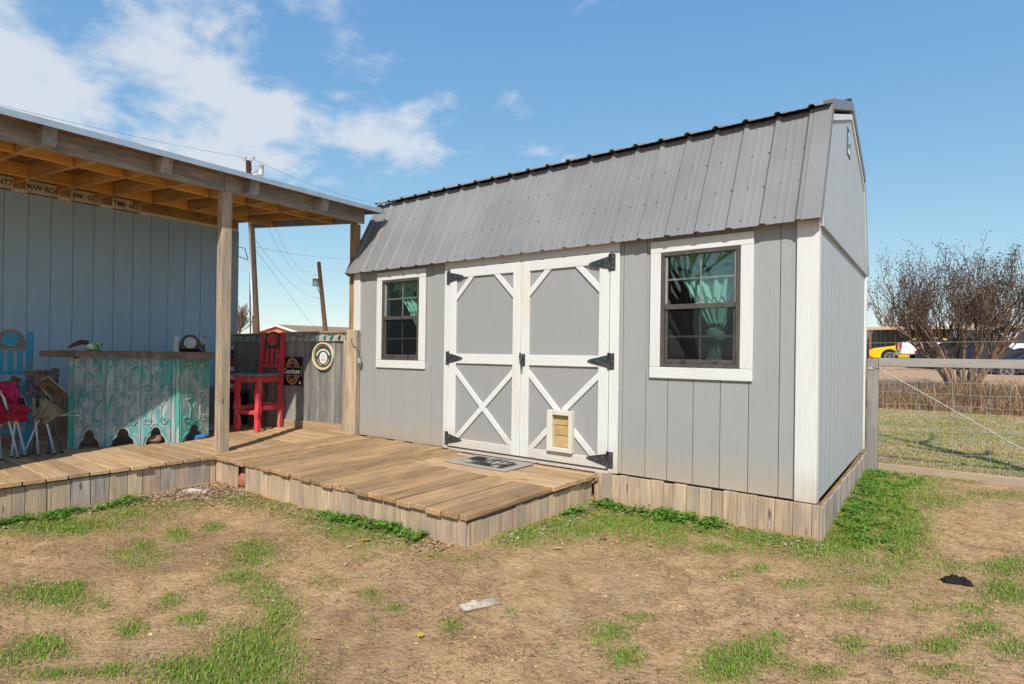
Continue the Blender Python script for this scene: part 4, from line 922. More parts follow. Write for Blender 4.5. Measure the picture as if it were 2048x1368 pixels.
# local frame of a chair: x to the viewer's right (roughly +y world), y depth (away), z up
def camp(label, fab, fab2, pipe, legm, kind):
    t = thing('folded_camp_chair', label, 'camp chair', group='folded camp chairs on the porch')
    feet = [(-.13, -.05), (-.07, .06), (.0, -.07), (.06, .05), (.13, -.04), (.17, .07)]
    tops = [(.06, .0), (-.03, .03), (-.06, .0), (.10, .02), (.0, -.02), (.05, .05)]
    for i, ((a, b), (c_, d_)) in enumerate(zip(feet, tops)):
        tube('leg', t, [(a, b, .012), (a*.4+c_*.6, b*.4+d_*.6, .36), (c_, d_, .56+.03*(i % 3))], .011, legm if i % 2 == 0 or kind == 'red' else DST, 7)
        bx('foot_cap', t, a-.018, a+.018, b-.018, b+.018, 0, .016, BLACKM, .004)
    if kind == 'red':
        cloth('seat_fabric', t, [(-.22, -.06, .38), (.02, -.10, .34), (.05, -.06, .60), (-.20, -.02, .62)], fab, .05, 1)
        cloth('seat_fabric', t, [(-.02, -.10, .42), (.20, -.06, .36), (.22, -.03, .52), (-.01, -.05, .56)], fab, .06, 2)
        cloth('back_fabric', t, [(.0, .02, .58), (.13, -.02, .52), (.10, .03, .80), (-.10, .05, .78)], fab2, .03, 3)
        cloth('back_fabric', t, [(-.24, .02, .50), (-.02, .02, .56), (-.06, .05, .80), (-.22, .04, .76)], fab, -.03, 4)
        tube('arm_tube', t, [(-.05, -.08, .50), (-.10, -.09, .62), (-.13, -.08, .74)], .013, legm, 7); tube('arm_tube', t, [(.05, -.08, .48), (.02, -.09, .62), (-.03, -.08, .72)], .013, legm, 7)
    else:
        q = [(-.02, -.10, .78), (.08, -.12, .84), (.24, -.10, .66), (.13, -.10, .57)]; cloth('seat_fabric', t, q, fab, .04, 5); piping(t, q+[q[0]], pipe)
        q = [(-.05, -.11, .42), (.06, -.12, .33), (.22, -.10, .46), (.06, -.12, .60)]; cloth('seat_fabric', t, q, fab2, .05, 6); piping(t, [q[0], q[3], q[2], q[1]], pipe)
        q = [(-.30, -.06, .60), (-.17, -.08, .68), (-.14, -.07, .82), (-.24, -.05, .84)]; cloth('side_fabric', t, q, fab, .04, 7); piping(t, q+[q[0]], pipe)
        q = [(-.24, -.08, .44), (-.08, -.10, .45), (-.12, -.08, .62), (-.22, -.06, .64)]; cloth('side_fabric', t, q, DKF, .04, 8); piping(t, [q[3], q[2], q[1]], pipe)
        q = [(-.15, .07, .60), (.13, .07, .60), (.13, .09, .90), (-.13, .09, .90)]; cloth('back_fabric', t, q, PRT, .02, 9); piping(t, [q[0], q[3], q[2], q[1]], plain('pipe_grey', (.4, .4, .4), .6), .004)
        for xx in (-.05, .0): tube('strap', t, [(xx, .062, .90), (xx-.01, .06, .62)], .006, plain('strap_orange', (.55, .17, .07), .7) if 'strap_orange' not in bpy.data.materials else bpy.data.materials['strap_orange'], 5)
        tube('arm_tube', t, [(.12, -.09, .43), (.22, -.10, .43), (.33, -.09, .48)], .006, pipe, 6); tube('arm_tube', t, [(.12, -.09, .42), (.24, -.11, .42), (.34, -.11, .415)], .006, pipe, 6)
    return t
DKF = plain('camp_dark_cloth', (.03, .03, .03), .8); PRT = plain('camp_print', (.035, .03, .04), .8, .3, 11, c2=(.25, .22, .24))
t = camp('folded camp chair with crimson fabric on silver legs', plain('camp_crimson', (.42, .012, .04), .75, .2, 7), plain('camp_pink', (.52, .02, .11), .75, .2, 7), ALU, ALU, 'red'); put(t, (-5.93, -2.965, ZD+.001), R(68), .86)
t = camp('folded camp chair with tan and camouflage fabric beside the bar', plain('camp_tan', (.17, .115, .06), .8, .25, 9, c2=(.08, .055, .03)), plain('camp_khaki', (.26, .22, .16), .8, .2, 9), plain('camp_piping', (.42, .39, .31), .7), ALU, 'tan'); put(t, (-5.93, -2.705, ZD+.001), R(66), .86)
# ------------------------------------------------------------------ wire gate panel right of the shed
rf = thing('wire_fence', 'timber framed wire mesh fence panel right of the shed', 'fence', (.1, 2.88, -.2))
FY = 2.88
bx('fence_post', rf, .045, .145, FY-.05, FY+.05, -.45, .975, wood('gate_post_wood', (.27, .25, .24), (.17, .165, .165), 'z', (.33, .31, .29), 0, .85, 12), .006)
bx('top_rail', rf, .147, 3.2, FY-.045, FY-.007, .895, .982, FEN_X, .004); bx('bottom_rail', rf, .147, 3.2, FY-.05, FY-.01, -.215, -.125, wood('bottom_rail_tan', (.44, .34, .25), (.32, .25, .18), 'x', (.30, .26, .22), 0, .85, 10), .004)
WIRE = plain('galvanised_wire', (.50, .52, .52), .45, .1, 10, .5, .5)
v, f = [], []
for i in range(22):
    x = .19+.145*i; pts = [(x+.006*math.sin(j*2+i), FY-.003+.004*math.sin(j*1.3), -.13+1.03*j/8) for j in range(9)]; tubegeo(v, f, pts, .0021, 4)
for i in range(9):
    z = -.08+.118*i; pts = [(.15+3.0*j/24, FY-.001, z+.006*math.sin(j*1.7+i*2)) for j in range(25)]; tubegeo(v, f, pts, .0021, 4)
tag(mesh('wire_mesh', v, f, WIRE, rf), kind='stuff')
for s_ in (0, 1):
    pts = []
    for i in range(60):
        t = i/59; a = i*1.4+math.pi*s_; pts.append((.15+1.60*t, FY-.06+.006*math.cos(a), .875-1.02*t+.006*math.sin(a)))
    tube('brace_wire', rf, pts, .0026, WIRE, 5)
tube('brace_wire', rf, [(.05, FY-.056, .87), (.10, FY-.056, .885), (.15, FY-.056, .875), (.10, FY-.058, .868), (.05, FY-.056, .862)], .004, WIRE, 5)
# far wire fence
ff = thing('field_fence', 'thin wire field fence with a rusty post across the dirt field', 'fence', (-1.5, 15.2, -.2))
FF = 15.2
bx('fence_post', ff, -1.38, -1.28, FF-.05, FF+.05, -.4, 1.55, POSTB_Z, .01)
v, f = [], []
for i in range(60): x = -2+.15*i; tubegeo(v, f, [(x, FF, -.2), (x, FF, .98)], .0017, 3, False)
for i in range(9): z = -.15+.14*i; tubegeo(v, f, [(-2, FF, z), (7, FF, z)], .0017, 3, False)
tubegeo(v, f, [(-1.3, FF-.02, 1.42), (2.5, FF, 1.47), (7, FF, 1.47)], .006, 4, False)
tag(mesh('wire_mesh', v, f, WIRE, ff), kind='stuff')
# ------------------------------------------------------------------ trees
def segmesh(name, segs, mat, par, sides=5):
    v, f = [], []
    for pts, rad in segs: tubegeo(v, f, pts, rad, sides if rad[0] > .02 else 4 if rad[0] > .008 else 3, False)
    return mesh(name, v, f, mat, par, True)
def grow(rng, p, d, L, r_, depth, segs, tips, spread, up, nb_, minr=.0035):
    pts = [p]; rad = [r_]; q = p.copy(); dd = d.copy(); n = 4 if depth else 3
    for i in range(n):
        dd = (dd+Vector((rng.uniform(-1, 1), rng.uniform(-1, 1), rng.uniform(-1, 1)))*.16+Vector((0, 0, up))).normalized()
        q = q+dd*(L/n); pts.append(q.copy()); rad.append(max(minr, r_*(1-.62*(i+1)/n)))
    segs.append((pts, rad))
    if depth == 0: tips.append((q, dd)); return
    for j in range(nb_):
        t = rng.uniform(.3, 1) if j else 1
        a = pts[min(n, max(1, int(t*n)))]; ax = Vector((rng.uniform(-1, 1), rng.uniform(-1, 1), rng.uniform(-.3, .7))).normalized()
        nd = (dd+ax*spread).normalized()
        grow(rng, a, nd, L*rng.uniform(.55, .82), max(minr, rad[min(n, max(1, int(t*n)))]*.8), depth-1, segs, tips, spread, up, nb_, minr)
BARK = plain('myrtle_bark', (.33, .22, .14), .85, .2, 9, c2=(.13, .09, .06)); TWIG = plain('myrtle_twigs', (.20, .13, .09), .85, .2, 5)
POD = plain('seed_pods', (.055, .035, .03), .9)
def pods(tips, rng, size, n):
    v, f = [], []
    for q, d_ in tips:
        for _ in range(n):
            c_ = q+Vector((rng.gauss(0, 1), rng.gauss(0, 1), rng.gauss(0, 1)))*size*1.5+d_*size*rng.uniform(-3, 2); b = len(v); s_ = size*rng.uniform(.4, .8)
            for _k in range(3): v.append(c_+Vector((rng.uniform(-1, 1), rng.uniform(-1, 1), rng.uniform(-1, 1)))*s_)
            f.append((b, b+1, b+2))
    return v, f
mt = thing('crape_myrtle', 'bare many stemmed crape myrtle with dark seed heads beyond the fence', 'tree', (1.2, 18.4, -.25))
rng = random.Random(11); segs, tips, tr = [], [], []
b0 = Vector((1.25, 18.4, -.3))
for i in range(15):
    a = i*2.399; tilt = .18+.60*math.sqrt(i/15); d_ = Vector((math.cos(a)*tilt*1.25, math.sin(a)*tilt*.8, 1)).normalized(); s0 = b0+Vector((math.cos(a)*.13, math.sin(a)*.13, 0))
    pts = [s0]; q = s0.copy(); dd = Vector((d_.x*.55, d_.y*.55, 1)).normalized()
    for j in range(5): dd = (dd*.75+d_*.25+Vector((rng.uniform(-1, 1), rng.uniform(-1, 1), 0))*.07).normalized(); q = q+dd*.36; pts.append(q.copy())
    r_ = rng.uniform(.045, .085); tr.append((pts, [r_*(1-.1*j) for j in range(6)]))
    for j in range(4): grow(rng, pts[(3, 4, 5, 5)[j]], (dd+Vector((rng.uniform(-1, 1), rng.uniform(-1, 1), rng.uniform(-.2, .5)))*.45).normalized(), rng.uniform(1.0, 1.5), r_*.5, 3, segs, tips, .55, .10, 3, .006)
segmesh('trunk', tr, BARK, mt, 7); cr = segmesh('crown', segs, TWIG, mt)
v, f = pods(tips, rng, .05, 12); mesh('seed_heads', v, f, POD, mt)
def bare_tree(label, loc, H, seed, group='bare trees on the skyline', stems=1, dep=4, thick=.02, nb_=3, minr=.012):
    t = thing('bare_tree', label, 'tree', loc, group); rng = random.Random(seed); segs, tips, tr = [], [], []; p = Vector(loc)+Vector((0, 0, -.2))
    for i in range(stems):
        d_ = Vector((rng.uniform(-.3, .3), rng.uniform(-.3, .3), 1)).normalized(); q = p.copy(); pts = [q.copy()]
        for j in range(4): q = q+(d_+Vector((rng.uniform(-.1, .1), rng.uniform(-.1, .1), 0)))*H*.09; pts.append(q.copy())
        r_ = H*thick; tr.append((pts, [r_*(1-.1*j) for j in range(5)]))
        for j in range(4): grow(rng, pts[min(4, 2+j)], (d_+Vector((rng.uniform(-1, 1), rng.uniform(-1, 1), 0))*.6).normalized(), H*.30, r_*.55, dep-1, segs, tips, .6, .07, nb_, minr)
    segmesh('trunk', tr, BARK, t, 6); segmesh('crown', segs, TWIG, t); return t
SKY = plain('far_twigs', (.16, .13, .12), .9)
bt = bare_tree('leafless grey tree on the skyline left of the carport', (-6.5, 52, .8), 5.5, 3, stems=2, dep=5, minr=.018)
for i, (lx, ly, sc, lab) in enumerate(((-2.5, 58, .95, 'leafless tree rising behind the carport roof'), (3.5, 60, 1.05, 'leafless tree behind the carport right of the myrtle stems'), (9, 62, 1.1, 'leafless tree at the right edge beyond the cars'), (-57, 24.5, .9, 'low leafless tree behind the fence beside the house corner'), (-60, 27, .85, 'leafless tree left of the coral gabled building'), (-55, 21, .7, 'small leafless tree at the house corner on the skyline'))):
    c_ = copy_tree(bt); c_.location = (lx, ly, .8 if ly > 40 else .9); c_.rotation_euler = (0, 0, i*1.3); c_.scale = (sc, sc, sc); c_['label'] = lab
# trees behind the camera: their branches show in the panes and their limbs shade the lawn
bare_tree('tall bare tree standing in the yard behind the viewer', (-4.6, -11.5, -.25), 8.0, 21, 'bare yard trees', 2, 5, .018, 3, .010)
yt = thing('bare_tree', 'bare tree standing outside the right edge of the lawn', 'tree', (3.05, 1.3, -.22), 'bare yard trees')
segmesh('trunk', [([Vector((3.05, 1.3, -.3)), Vector((3.06, 1.28, 1.5)), Vector((3.03, 1.32, 3.2)), Vector((3.1, 1.2, 4.6)), Vector((3.05, 1.3, 6.0))], [.13, .11, .09, .06, .02])], BARK, yt, 9)
segmesh('crown', [([Vector((3.03, 1.32, 3.2)), Vector((2.6, 1.65, 3.45)), Vector((1.98, 2.19, 3.6))], [.07, .05, .02]), ([Vector((3.05, 1.3, 3.6)), Vector((3.7, .8, 4.4)), Vector((4.3, .5, 5.4))], [.06, .04, .015]), ([Vector((3.1, 1.2, 4.6)), Vector((3.6, 1.6, 5.2)), Vector((4.0, 1.9, 6.0))], [.05, .03, .012])], BARK, yt, 7)
# ------------------------------------------------------------------ carport and cars
cp = thing('carport', 'open metal carport with tan fascia sheltering parked cars', 'carport', (0, 43, .75))
TAN = plain('carport_tan', (.62, .42, .30), .5); RST = plain('carport_red_post', (.33, .10, .08), .6); CWL = plain('carport_wall_green_grey', (.16, .18, .16), .7)
for xx in (-3.05, 1.2, 5.6, 9.6): bx('post', cp, xx-.06, xx+.06, 40.1, 40.22, .5, 2.88, RST, .01)
bx('fascia', cp, -3.3, 10, 40.0, 40.08, 2.86, 3.06, TAN, .01); prism('carport_roof', cp, [(40.081, 2.98), (46.8, 3.2), (46.8, 3.26), (40.081, 3.06)], 0, -3.3, 10, ROOFE)
for i in range(50): bx('wall_sheet', cp, -5.0+i*.3, -4.705+i*.3, 46.5, 46.56, .6, 3.15, CWL, .012)
bx('light_fixture', cp, -1.6, .6, 43, 43.2, 2.82, 2.9, plain('fixture_white', (.7, .7, .65), .5), .01)
TYRE = plain('tyre', (.02, .02, .02), .8); RIM = plain('rim', (.55, .56, .58), .3, metal=.7); CGL = plain('car_glass', (.02, .025, .03), .08, .0, 5, .6)
def car(label, body, prof, roofline, W_, wheels, L0, extras=None, cat='car'):
    """profiles are (x, z) lists; the car's nose points to -x, built on the ground at its middle"""
    t = thing('parked_car' if cat == 'car' else 'parked_'+cat, label, cat, group='cars parked by the carport')
    pm = Mt('paint_'+label.split()[0]+str(len(bpy.data.materials))); pm.b.inputs['Coat Weight'].default_value = .6; pm = pm.fin(body, .3, .5)
    bd_ = prism('body', t, prof, 1, -W_/2, W_/2, pm, .05)
    gl = prism('windows', t, roofline, 1, -W_/2+.12, W_/2-.12, CGL, .03)
    xs_ = sorted(roofline, key=lambda q: q[1])[-2:]; xs_.sort()
    bx('roof_panel', t, xs_[0][0]-.04, xs_[1][0]+.04, -W_/2+.10, W_/2-.10, xs_[0][1]-.02, xs_[0][1]+.035, pm, .02)
    zlo = min(q[1] for q in roofline)+.04; lo = sorted([q for q in roofline if q[1] < zlo+.15])
    for y_ in (-W_/2+.105, W_/2-.105):
        for a_, b_ in ((lo[0], xs_[0]), (lo[-1], xs_[1])): bar('pillar', t, (a_[0], y_, a_[1]), (b_[0], y_, b_[1]), .06, .09, pm, .01)
    for wx, wr in wheels:
        for s_ in (-1, 1):
            y_ = s_*(W_/2-.09); w_ = ring('wheel', t, (wx, wr), wr*.66, wr, 1, y_-.11, y_+.11, TYRE, 1, 24)
            ring('rim', w_, (wx, wr), wr*.5, wr*.66, 1, y_-.10, y_+.10, RIM, 1, 20)
            for k_ in range(5): a = k_*1.2566+.3; bar('spoke', w_, (wx, y_+s_*.07, wr), (wx+wr*.55*math.cos(a), y_+s_*.07, wr+wr*.55*math.sin(a)), .03, .07, RIM, .004, (0, 1, 0))
            prism('wheel_hub', w_, [(wx+wr*.64*math.cos(a/9*math.pi), wr+wr*.64*math.sin(a/9*math.pi)) for a in range(18)], 1, y_-.03, y_+.03, TYRE)
            prism('wheel_arch', t, [(wx+wr*1.15*math.cos(a/9*math.pi), wr+wr*1.15*math.sin(a/9*math.pi)) for a in range(18)], 1, s_*(W_/2-.02), s_*(W_/2+.004), TYRE)
    for (nm, a_, b_, c_, d_, e_, g_, m_) in (extras or []): bx(nm, t, a_, b_, c_, d_, e_, g_, m_, .01)
    return t
TL = plain('tail_lamp_red', (.5, .02, .02), .2); HL = plain('head_lamp', (.7, .7, .68), .1)
coupe = [(-2.4, .35), (-2.42, .62), (-2.25, .78), (-1.1, .95), (.2, .98), (1.6, 1.02), (2.2, .98), (2.35, .7), (2.3, .3), (-2.2, .22)]
crl = [(-1.05, .94), (-.25, 1.33), (.75, 1.36), (1.75, 1.0)]
t = car('bright yellow sports coupe parked under the carport edge', (.72, .52, .0), coupe, crl, 1.86, [(-1.45, .35), (1.4, .36)], 0, [('headlight', -2.41, -2.3, -.85, -.55, .58, .68, HL), ('headlight', -2.41, -2.3, .55, .85, .58, .68, HL), ('grille', -2.43, -2.38, -.5, .5, .4, .6, TYRE)]); put(t, (-.18, 34.3, .76), R(4))
pick = [(-2.8, .45), (-2.8, .95), (-1.3, 1.1), (2.8, 1.12), (2.85, .5), (-2.6, .4)]; prl = [(-1.5, 1.08), (-.9, 1.72), (.5, 1.74), (.7, 1.1)]
t = car('white pickup truck with red tail lamp parked nose away', (.75, .76, .78), pick, prl, 1.95, [(-1.8, .4), (1.8, .4)], 0, [('tail_light', 2.78, 2.87, -.96, -.85, .75, 1.08, TL), ('tail_light', 2.78, 2.87, .85, .96, .75, 1.08, TL), ('bumper', 2.86, 2.98, -.9, .9, .45, .62, RIM)], 'pickup'); put(t, (1.75, 31.6, .70), R(180+8))
sed = [(-2.3, .35), (-2.3, .68), (-1.2, .86), (1.5, .92), (2.25, .88), (2.3, .4), (-2.1, .25)]; srl = [(-1.1, .85), (-.3, 1.38), (.9, 1.40), (1.7, .92)]
t = car('dark navy sedan parked before the white pickup', (.02, .022, .04), sed, srl, 1.8, [(-1.4, .33), (1.4, .33)], 0, [('tail_light', 2.2, 2.32, -.88, -.55, .68, .82, TL), ('tail_light', 2.2, 2.32, .55, .88, .68, .82, TL)]); put(t, (2.05, 28.6, .55), R(180))
van = [(-2.5, .4), (-2.55, .8), (-1.7, 1.05), (2.45, 1.05), (2.5, .4), (-2.3, .3)]; vrl = [(-1.7, 1.04), (-1.0, 1.75), (2.3, 1.78), (2.45, 1.05)]
t = car('white van partly hidden behind the myrtle stems', (.78, .79, .80), van, vrl, 1.9, [(-1.6, .36), (1.5, .36)], 0, None, 'van'); put(t, (4.9, 35.0, .78), R(6))
t = car('blue black sedan low at the right behind the top rail', (.03, .04, .08), sed, srl, 1.8, [(-1.4, .33), (1.4, .33)], 0, None); put(t, (4.3, 26.6, .20), R(-6))
t = car('long white car at the right edge behind the myrtle', (.78, .79, .80), sed, srl, 1.85, [(-1.4, .33), (1.4, .33)], 0, None); put(t, (7.2, 33.0, .78), R(10))
# ------------------------------------------------------------------ left background: building, poles, wires
ob = thing('coral_building', 'low coral walled building with white gable trim and brown roof', 'building', (-62, 32, .5))
CORAL = plain('coral_wall', (.72, .24, .12), .8); BRF = plain('roof_brown', (.26, .20, .15), .85)
def PX(px, py, dep):      # a direction in the view turned into a place at a given distance
    return Vector((.666, -4.2968, .9761))+(fwd+rgt*((px-1024)/1140.13)-upv*((py-705.15)/1140.13))*dep
gl_, gp, gr_ = PX(500, 682, 70), PX(560, 656.5, 70), PX(622, 673, 70)
ax_ = (Vector((gr_.x, gr_.y, 0))-Vector((gl_.x, gl_.y, 0))).normalized(); back = Vector((-ax_.y*0+.25, .97, 0)).normalized()
def ext(p, s_): return p+back*s_
ze = 2.75
def setz(p, z): return Vector((p.x, p.y, z))
A, B, Pk = setz(gl_, ze), setz(gr_, ze), setz(gp, 3.98)
w0, w1 = setz(gl_, .3), setz(gr_, .3)
v = [w0, w1, B, Pk, A]; v += [ext(q, 22) for q in v]
mesh('wall', v, [(0, 1, 2, 3, 4), (9, 8, 7, 6, 5), (0, 4, 9, 5), (1, 6, 7, 2)], CORAL, ob, loc=tuple(w0))
for a_, b_, nm in ((A, Pk, 'roof_slope'), (Pk, B, 'roof_slope')):
    d_ = (b_-a_).normalized(); a2, b2 = (a_-d_*.7, b_) if a_ is A else (a_, b_+d_*.7); o_ = -back*.4+Vector((0, 0, .05))
    vv = [a2+o_, b2+o_, ext(b2, 22.5)+Vector((0, 0, .05)), ext(a2, 22.5)+Vector((0, 0, .05))]; vv += [q+Vector((0, 0, .14)) for q in vv]
    mesh(nm, vv, [(0, 1, 2, 3), (7, 6, 5, 4), (0, 4, 5, 1), (1, 5, 6, 2), (2, 6, 7, 3), (3, 7, 4, 0)], BRF, ob, loc=tuple(a_))
    bar('gable_trim', ob, a2+o_-back*.1+Vector((0, 0, .03)), b2+o_-back*.1+Vector((0, 0, .03)), .12, .26, WHITEX, .01)
POLE = plain('pole_brown', (.17, .105, .075), .9, .2, 3, stretch=(6, 6, .6)); INS = plain('insulator', (.5, .5, .48), .4); GALV = plain('conduit_grey', (.60, .62, .64), .4, metal=.4)
def pole(label, top, foot, r_, g=None):
    t = thing('utility_pole', label, 'pole', tuple(foot), 'utility poles'); tube('pole', t, [foot-Vector((0, 0, 1.5)), foot, top], [r_*1.15, r_*1.1, r_*.85], POLE, 12); return t
t1, f1 = PX(497, 322, 28), PX(513, 672, 28)
p1 = pole('near utility pole with conduit and insulators behind the porch', t1, f1, .15)
tube('conduit', p1, [PX(499, 455, 27.8), PX(505, 632, 27.8)], .055, GALV, 8)
for dx in (-8, 8):
    tube('insulator_arm', p1, [PX(498, 332, 28), PX(497+dx, 318, 28)], .02, GALV, 6); tube('insulator', p1, [PX(497+dx, 320, 28), PX(497+dx, 317, 28), PX(497+dx, 314, 28), PX(497+dx, 312, 28)], [.05, .10, .10, .04], INS, 10)
tube('lamp_arm', p1, [PX(501, 345, 28), PX(519, 340, 27.9)], .035, GALV, 6); tube('lamp', p1, [PX(524, 331, 27.9), PX(521, 351, 27.9)], [.10, .14], GALV, 10)
tube('lamp_arm', p1, [PX(501, 349, 28), PX(527, 350, 27.9)], .02, GALV, 6)
tube('cable', p1, [PX(501, 520, 27.8), PX(500, 600, 27.8), PX(501, 672, 27.8)], .03, plain('cable_black', (.03, .03, .03), .6), 6)
tube('cable', p1, [PX(478, 494, 27.8), PX(490, 497, 27.8), PX(496, 520, 27.8), PX(492, 519, 27.8), PX(477, 512, 27.8)], .02, bpy.data.materials['cable_black'], 6)
t2, f2 = PX(637.5, 524, 45), PX(651.5, 668, 45)
p2_ = pole('leaning far utility pole with transformer beside the shed', t2, f2, .17)
tube('transformer', p2_, [PX(632, 572, 44.7), PX(632.5, 558, 44.7)], [.26, .28], plain('transformer_grey', (.14, .16, .17), .5), 12); tube('bushing', p2_, [PX(630, 557, 44.7), PX(629.5, 548, 44.7)], [.09, .05], INS, 8)
tube('cross_arm', p2_, [PX(624, 532, 45), PX(637, 535, 45)], .03, GALV, 6); tube('drop_cable', p2_, [PX(635, 570, 44.7), PX(636, 581, 44.7), PX(642, 587, 44.7)], .03, bpy.data.materials['cable_black'], 6)
WB = plain('line_wire', (.06, .06, .065), .6)
def wire(label, pa, pb, da, db, sag, r_=.012):
    r_ *= .6
    pts = []
    for i in range(13):
        t = i/12; q = PX(pa[0], pa[1], da)*(1-t)+PX(pb[0], pb[1], db)*t; q.z -= sag*4*t*(1-t); pts.append(q)
    o = tube('overhead_wire', None, pts, r_, WB, 5); tag(o, label, 'wire', 'overhead wires')
wire('long overhead wire crossing above the porch roof to the pole top', (-60, 195), (489, 315), 18, 28, .12, .010); wire('overhead wire running from pole top towards the shed roof', (505, 318), (760, 408), 28, 45, .3)
wire('slack service wire between the poles, uppermost', (545, 440), (622, 541), 28, 45, .9, .010); wire('slack service wire between the poles, second', (534, 452), (636, 570), 28, 45, .9, .010)
wire('slack service wire between the poles, third', (508, 475), (640, 597), 28, 45, .7, .012); wire('straight dark guy wire falling from pole to roof', (508, 495), (632, 660), 28, 45, .0, .012); wire('near level wire crossing behind the porch post', (509, 493), (700, 516), 28, 50, .2, .012)
wire('thin wire crossing beside the gable above the carport', (1728, 572), (1830, 573), 60, 60, .1, .02)
# ------------------------------------------------------------------ doormat, rags, pot, bark
k = Mt('doormat'); P_ = k.coord((1, 1, 1), False); n_ = k.noise(P_, 7, 8, .7, .8); fn = k.noise(P_, 120, 3, .6)
sx_ = k.n('ShaderNodeSeparateXYZ', {0: P_}); bx_ = k.math('MAXIMUM', k.math('MULTIPLY', k.math('ABSOLUTE', sx_.outputs[0]), 1/.335), k.math('MULTIPLY', k.math('ABSOLUTE', sx_.outputs[1]), 1/.205))
core = k.math('MULTIPLY', k.ramp(n_, .43, .50), k.ramp(bx_, .72, .86, 1, 0)); col = k.mix(core, k.mix(fn, (.46, .42, .37), (.24, .22, .195)), (.03, .033, .036)); k.bump(fn, .8, .004); k.fin(col, .95, .1)
dm = thing('doormat', 'worn grey and black doormat lying before the shed doors', 'doormat', (-2.54, -.345, ZD+.004))
bx('mat', dm, -2.875, -2.205, -.55, -.14, ZD+.0085, ZD+.018, k.m, .003)
for x0, x1, y0, y1 in ((-2.885, -2.195, -.562, -.5505), (-2.885, -2.195, -.1395, -.128), (-2.885, -2.8755, -.55, -.14), (-2.2045, -2.195, -.55, -.14)): bx('mat_edge', dm, x0, x1, y0, y1, ZD+.0085, ZD+.015, plain('mat_edge', (.30, .28, .25), .9), .002)
def crumple(name, label, cat, c_, L_, w_, rz_, mat, seed, h=.03, n=26):
    v = []
    for j in range(n+1):
        for i in range(n+1):
            u, w = i/n-.5, j/n-.5; e = .06*noise.noise(Vector((u*5, w*5, seed)))
            x, y = u*L_*(1+e*3), w*w_*(1+.35*noise.noise(Vector((u*4, seed, 1.0))))
            z = h*(.5+.6*noise.noise(Vector((u*6+seed, w*5, .4)))+.35*noise.noise(Vector((u*15, w*13, seed))))*(1-(2*abs(w))**4)*(1-(2*abs(u))**6)
            v.append((x, y, max(.002, z)))
    w0_ = n+1; m = len(v); f = [(j*w0_+i, j*w0_+i+1, (j+1)*w0_+i+1, (j+1)*w0_+i) for j in range(n) for i in range(n)]
    v += [(p[0], p[1], p[2]-.004) for p in v]; f += [tuple(m+e for e in q[::-1]) for q in f]
    o = mesh(name, v, f, mat, None, True); put(o, (c_[0], c_[1], gz(*c_)+.006), rz_); tag(o, label, cat); return o
crumple('rag', 'crumpled dirty white rag lying on bare dirt', 'rag', (-1.07, -2.21), .19, .05, R(62), plain('rag_white', (.48, .43, .38), .9, .3, 14, c2=(.26, .20, .155)), 3, .03)
crumple('black_cloth', 'crumpled black cloth lying on dirt at right', 'cloth', (.75, -.33), .125, .055, R(12), plain('cloth_black', (.012, .012, .013), .9), 6, .045)
crumple('pink_rag', 'pale pink and white rag in the corner of the porch skirting', 'rag', (-4.50, -1.98), .26, .10, R(35), plain('rag_pink', (.52, .33, .36), .9, .3, 10, c2=(.5, .48, .48)), 9, .03)
crumple('bark_piece', 'flat piece of brown bark lying against the porch skirting', 'bark', (-4.60, -1.78), .34, .10, R(20), plain('bark_brown', (.38, .22, .11), .9, .3, 14), 12, .035)
o = blob('clay_pot', None, (-4.36, -1.615, -.20), (.06, .05, .07), plain('terracotta', (.42, .16, .10), .8), 3, .05, 3); tag(o, 'terracotta clay pot showing in the gap of the deck skirting', 'pot')
fw_ = thing('yellow_flower', 'single small yellow flower in the bare dirt', 'flower', (-1.08, -2.59, gz(-1.08, -2.59)))
bz = gz(-1.08, -2.59)
for i in range(8): a = i*.785; prism('petal', fw_, [(-1.08+.004*math.cos(a), -2.59+.004*math.sin(a)), (-1.08+.011*math.cos(a-.35), -2.59+.011*math.sin(a-.35)), (-1.08+.014*math.cos(a), -2.59+.014*math.sin(a)), (-1.08+.011*math.cos(a+.35), -2.59+.011*math.sin(a+.35))], 2, bz+.02, bz+.023, plain('petal_yellow', (.75, .55, .02), .6) if 'petal_yellow' not in bpy.data.materials else bpy.data.materials['petal_yellow'])
tube('stem', fw_, [(-1.08, -2.59, bz-.01), (-1.08, -2.59, bz+.021)], .002, CW, 5)
# ------------------------------------------------------------------ grass, weeds and litter
import array
def blades(name, items, mat, label, cat):
    """items: (x, y, z, height, width, heading, lean, colour); each blade is a bent strip of three triangles"""
    v, f, col = [], [], []
    for (x, y, z, h, w, a, ln, c_) in items:
        b = len(v); ca, sa = math.cos(a), math.sin(a); px, py = -sa*w, ca*w; dx, dy = ca*ln*h, sa*ln*h
        v += [(x-px, y-py, z), (x+px, y+py, z), (x+dx*.4-px*.8, y+dy*.4-py*.8, z+h*.62), (x+dx*.4+px*.8, y+dy*.4+py*.8, z+h*.62), (x+dx, y+dy, z+h*max(.15, 1-.5*ln))]
        f += [(b, b+1, b+3, b+2), (b+2, b+3, b+4)]
        col += [c_]*5
    me = bpy.data.meshes.new(name); me.from_pydata(v, [], f); at_ = me.color_attributes.new('Col', 'FLOAT_COLOR', 'POINT')
    at_.data.foreach_set('color', [q for c_ in col for q in (*c_, 1)])
    o = obj(name, me, mat); tag(o, label, cat, kind='stuff'); return o
GR = vcol('grass_blade', .55, .3); rg = random.Random(5)
def inbuilt(x, y):
    return (x < .06 and y > -.055 and x > -4.9 and y < 2.95) or (x < -1.605 and y > -1.68) or x < -4.76
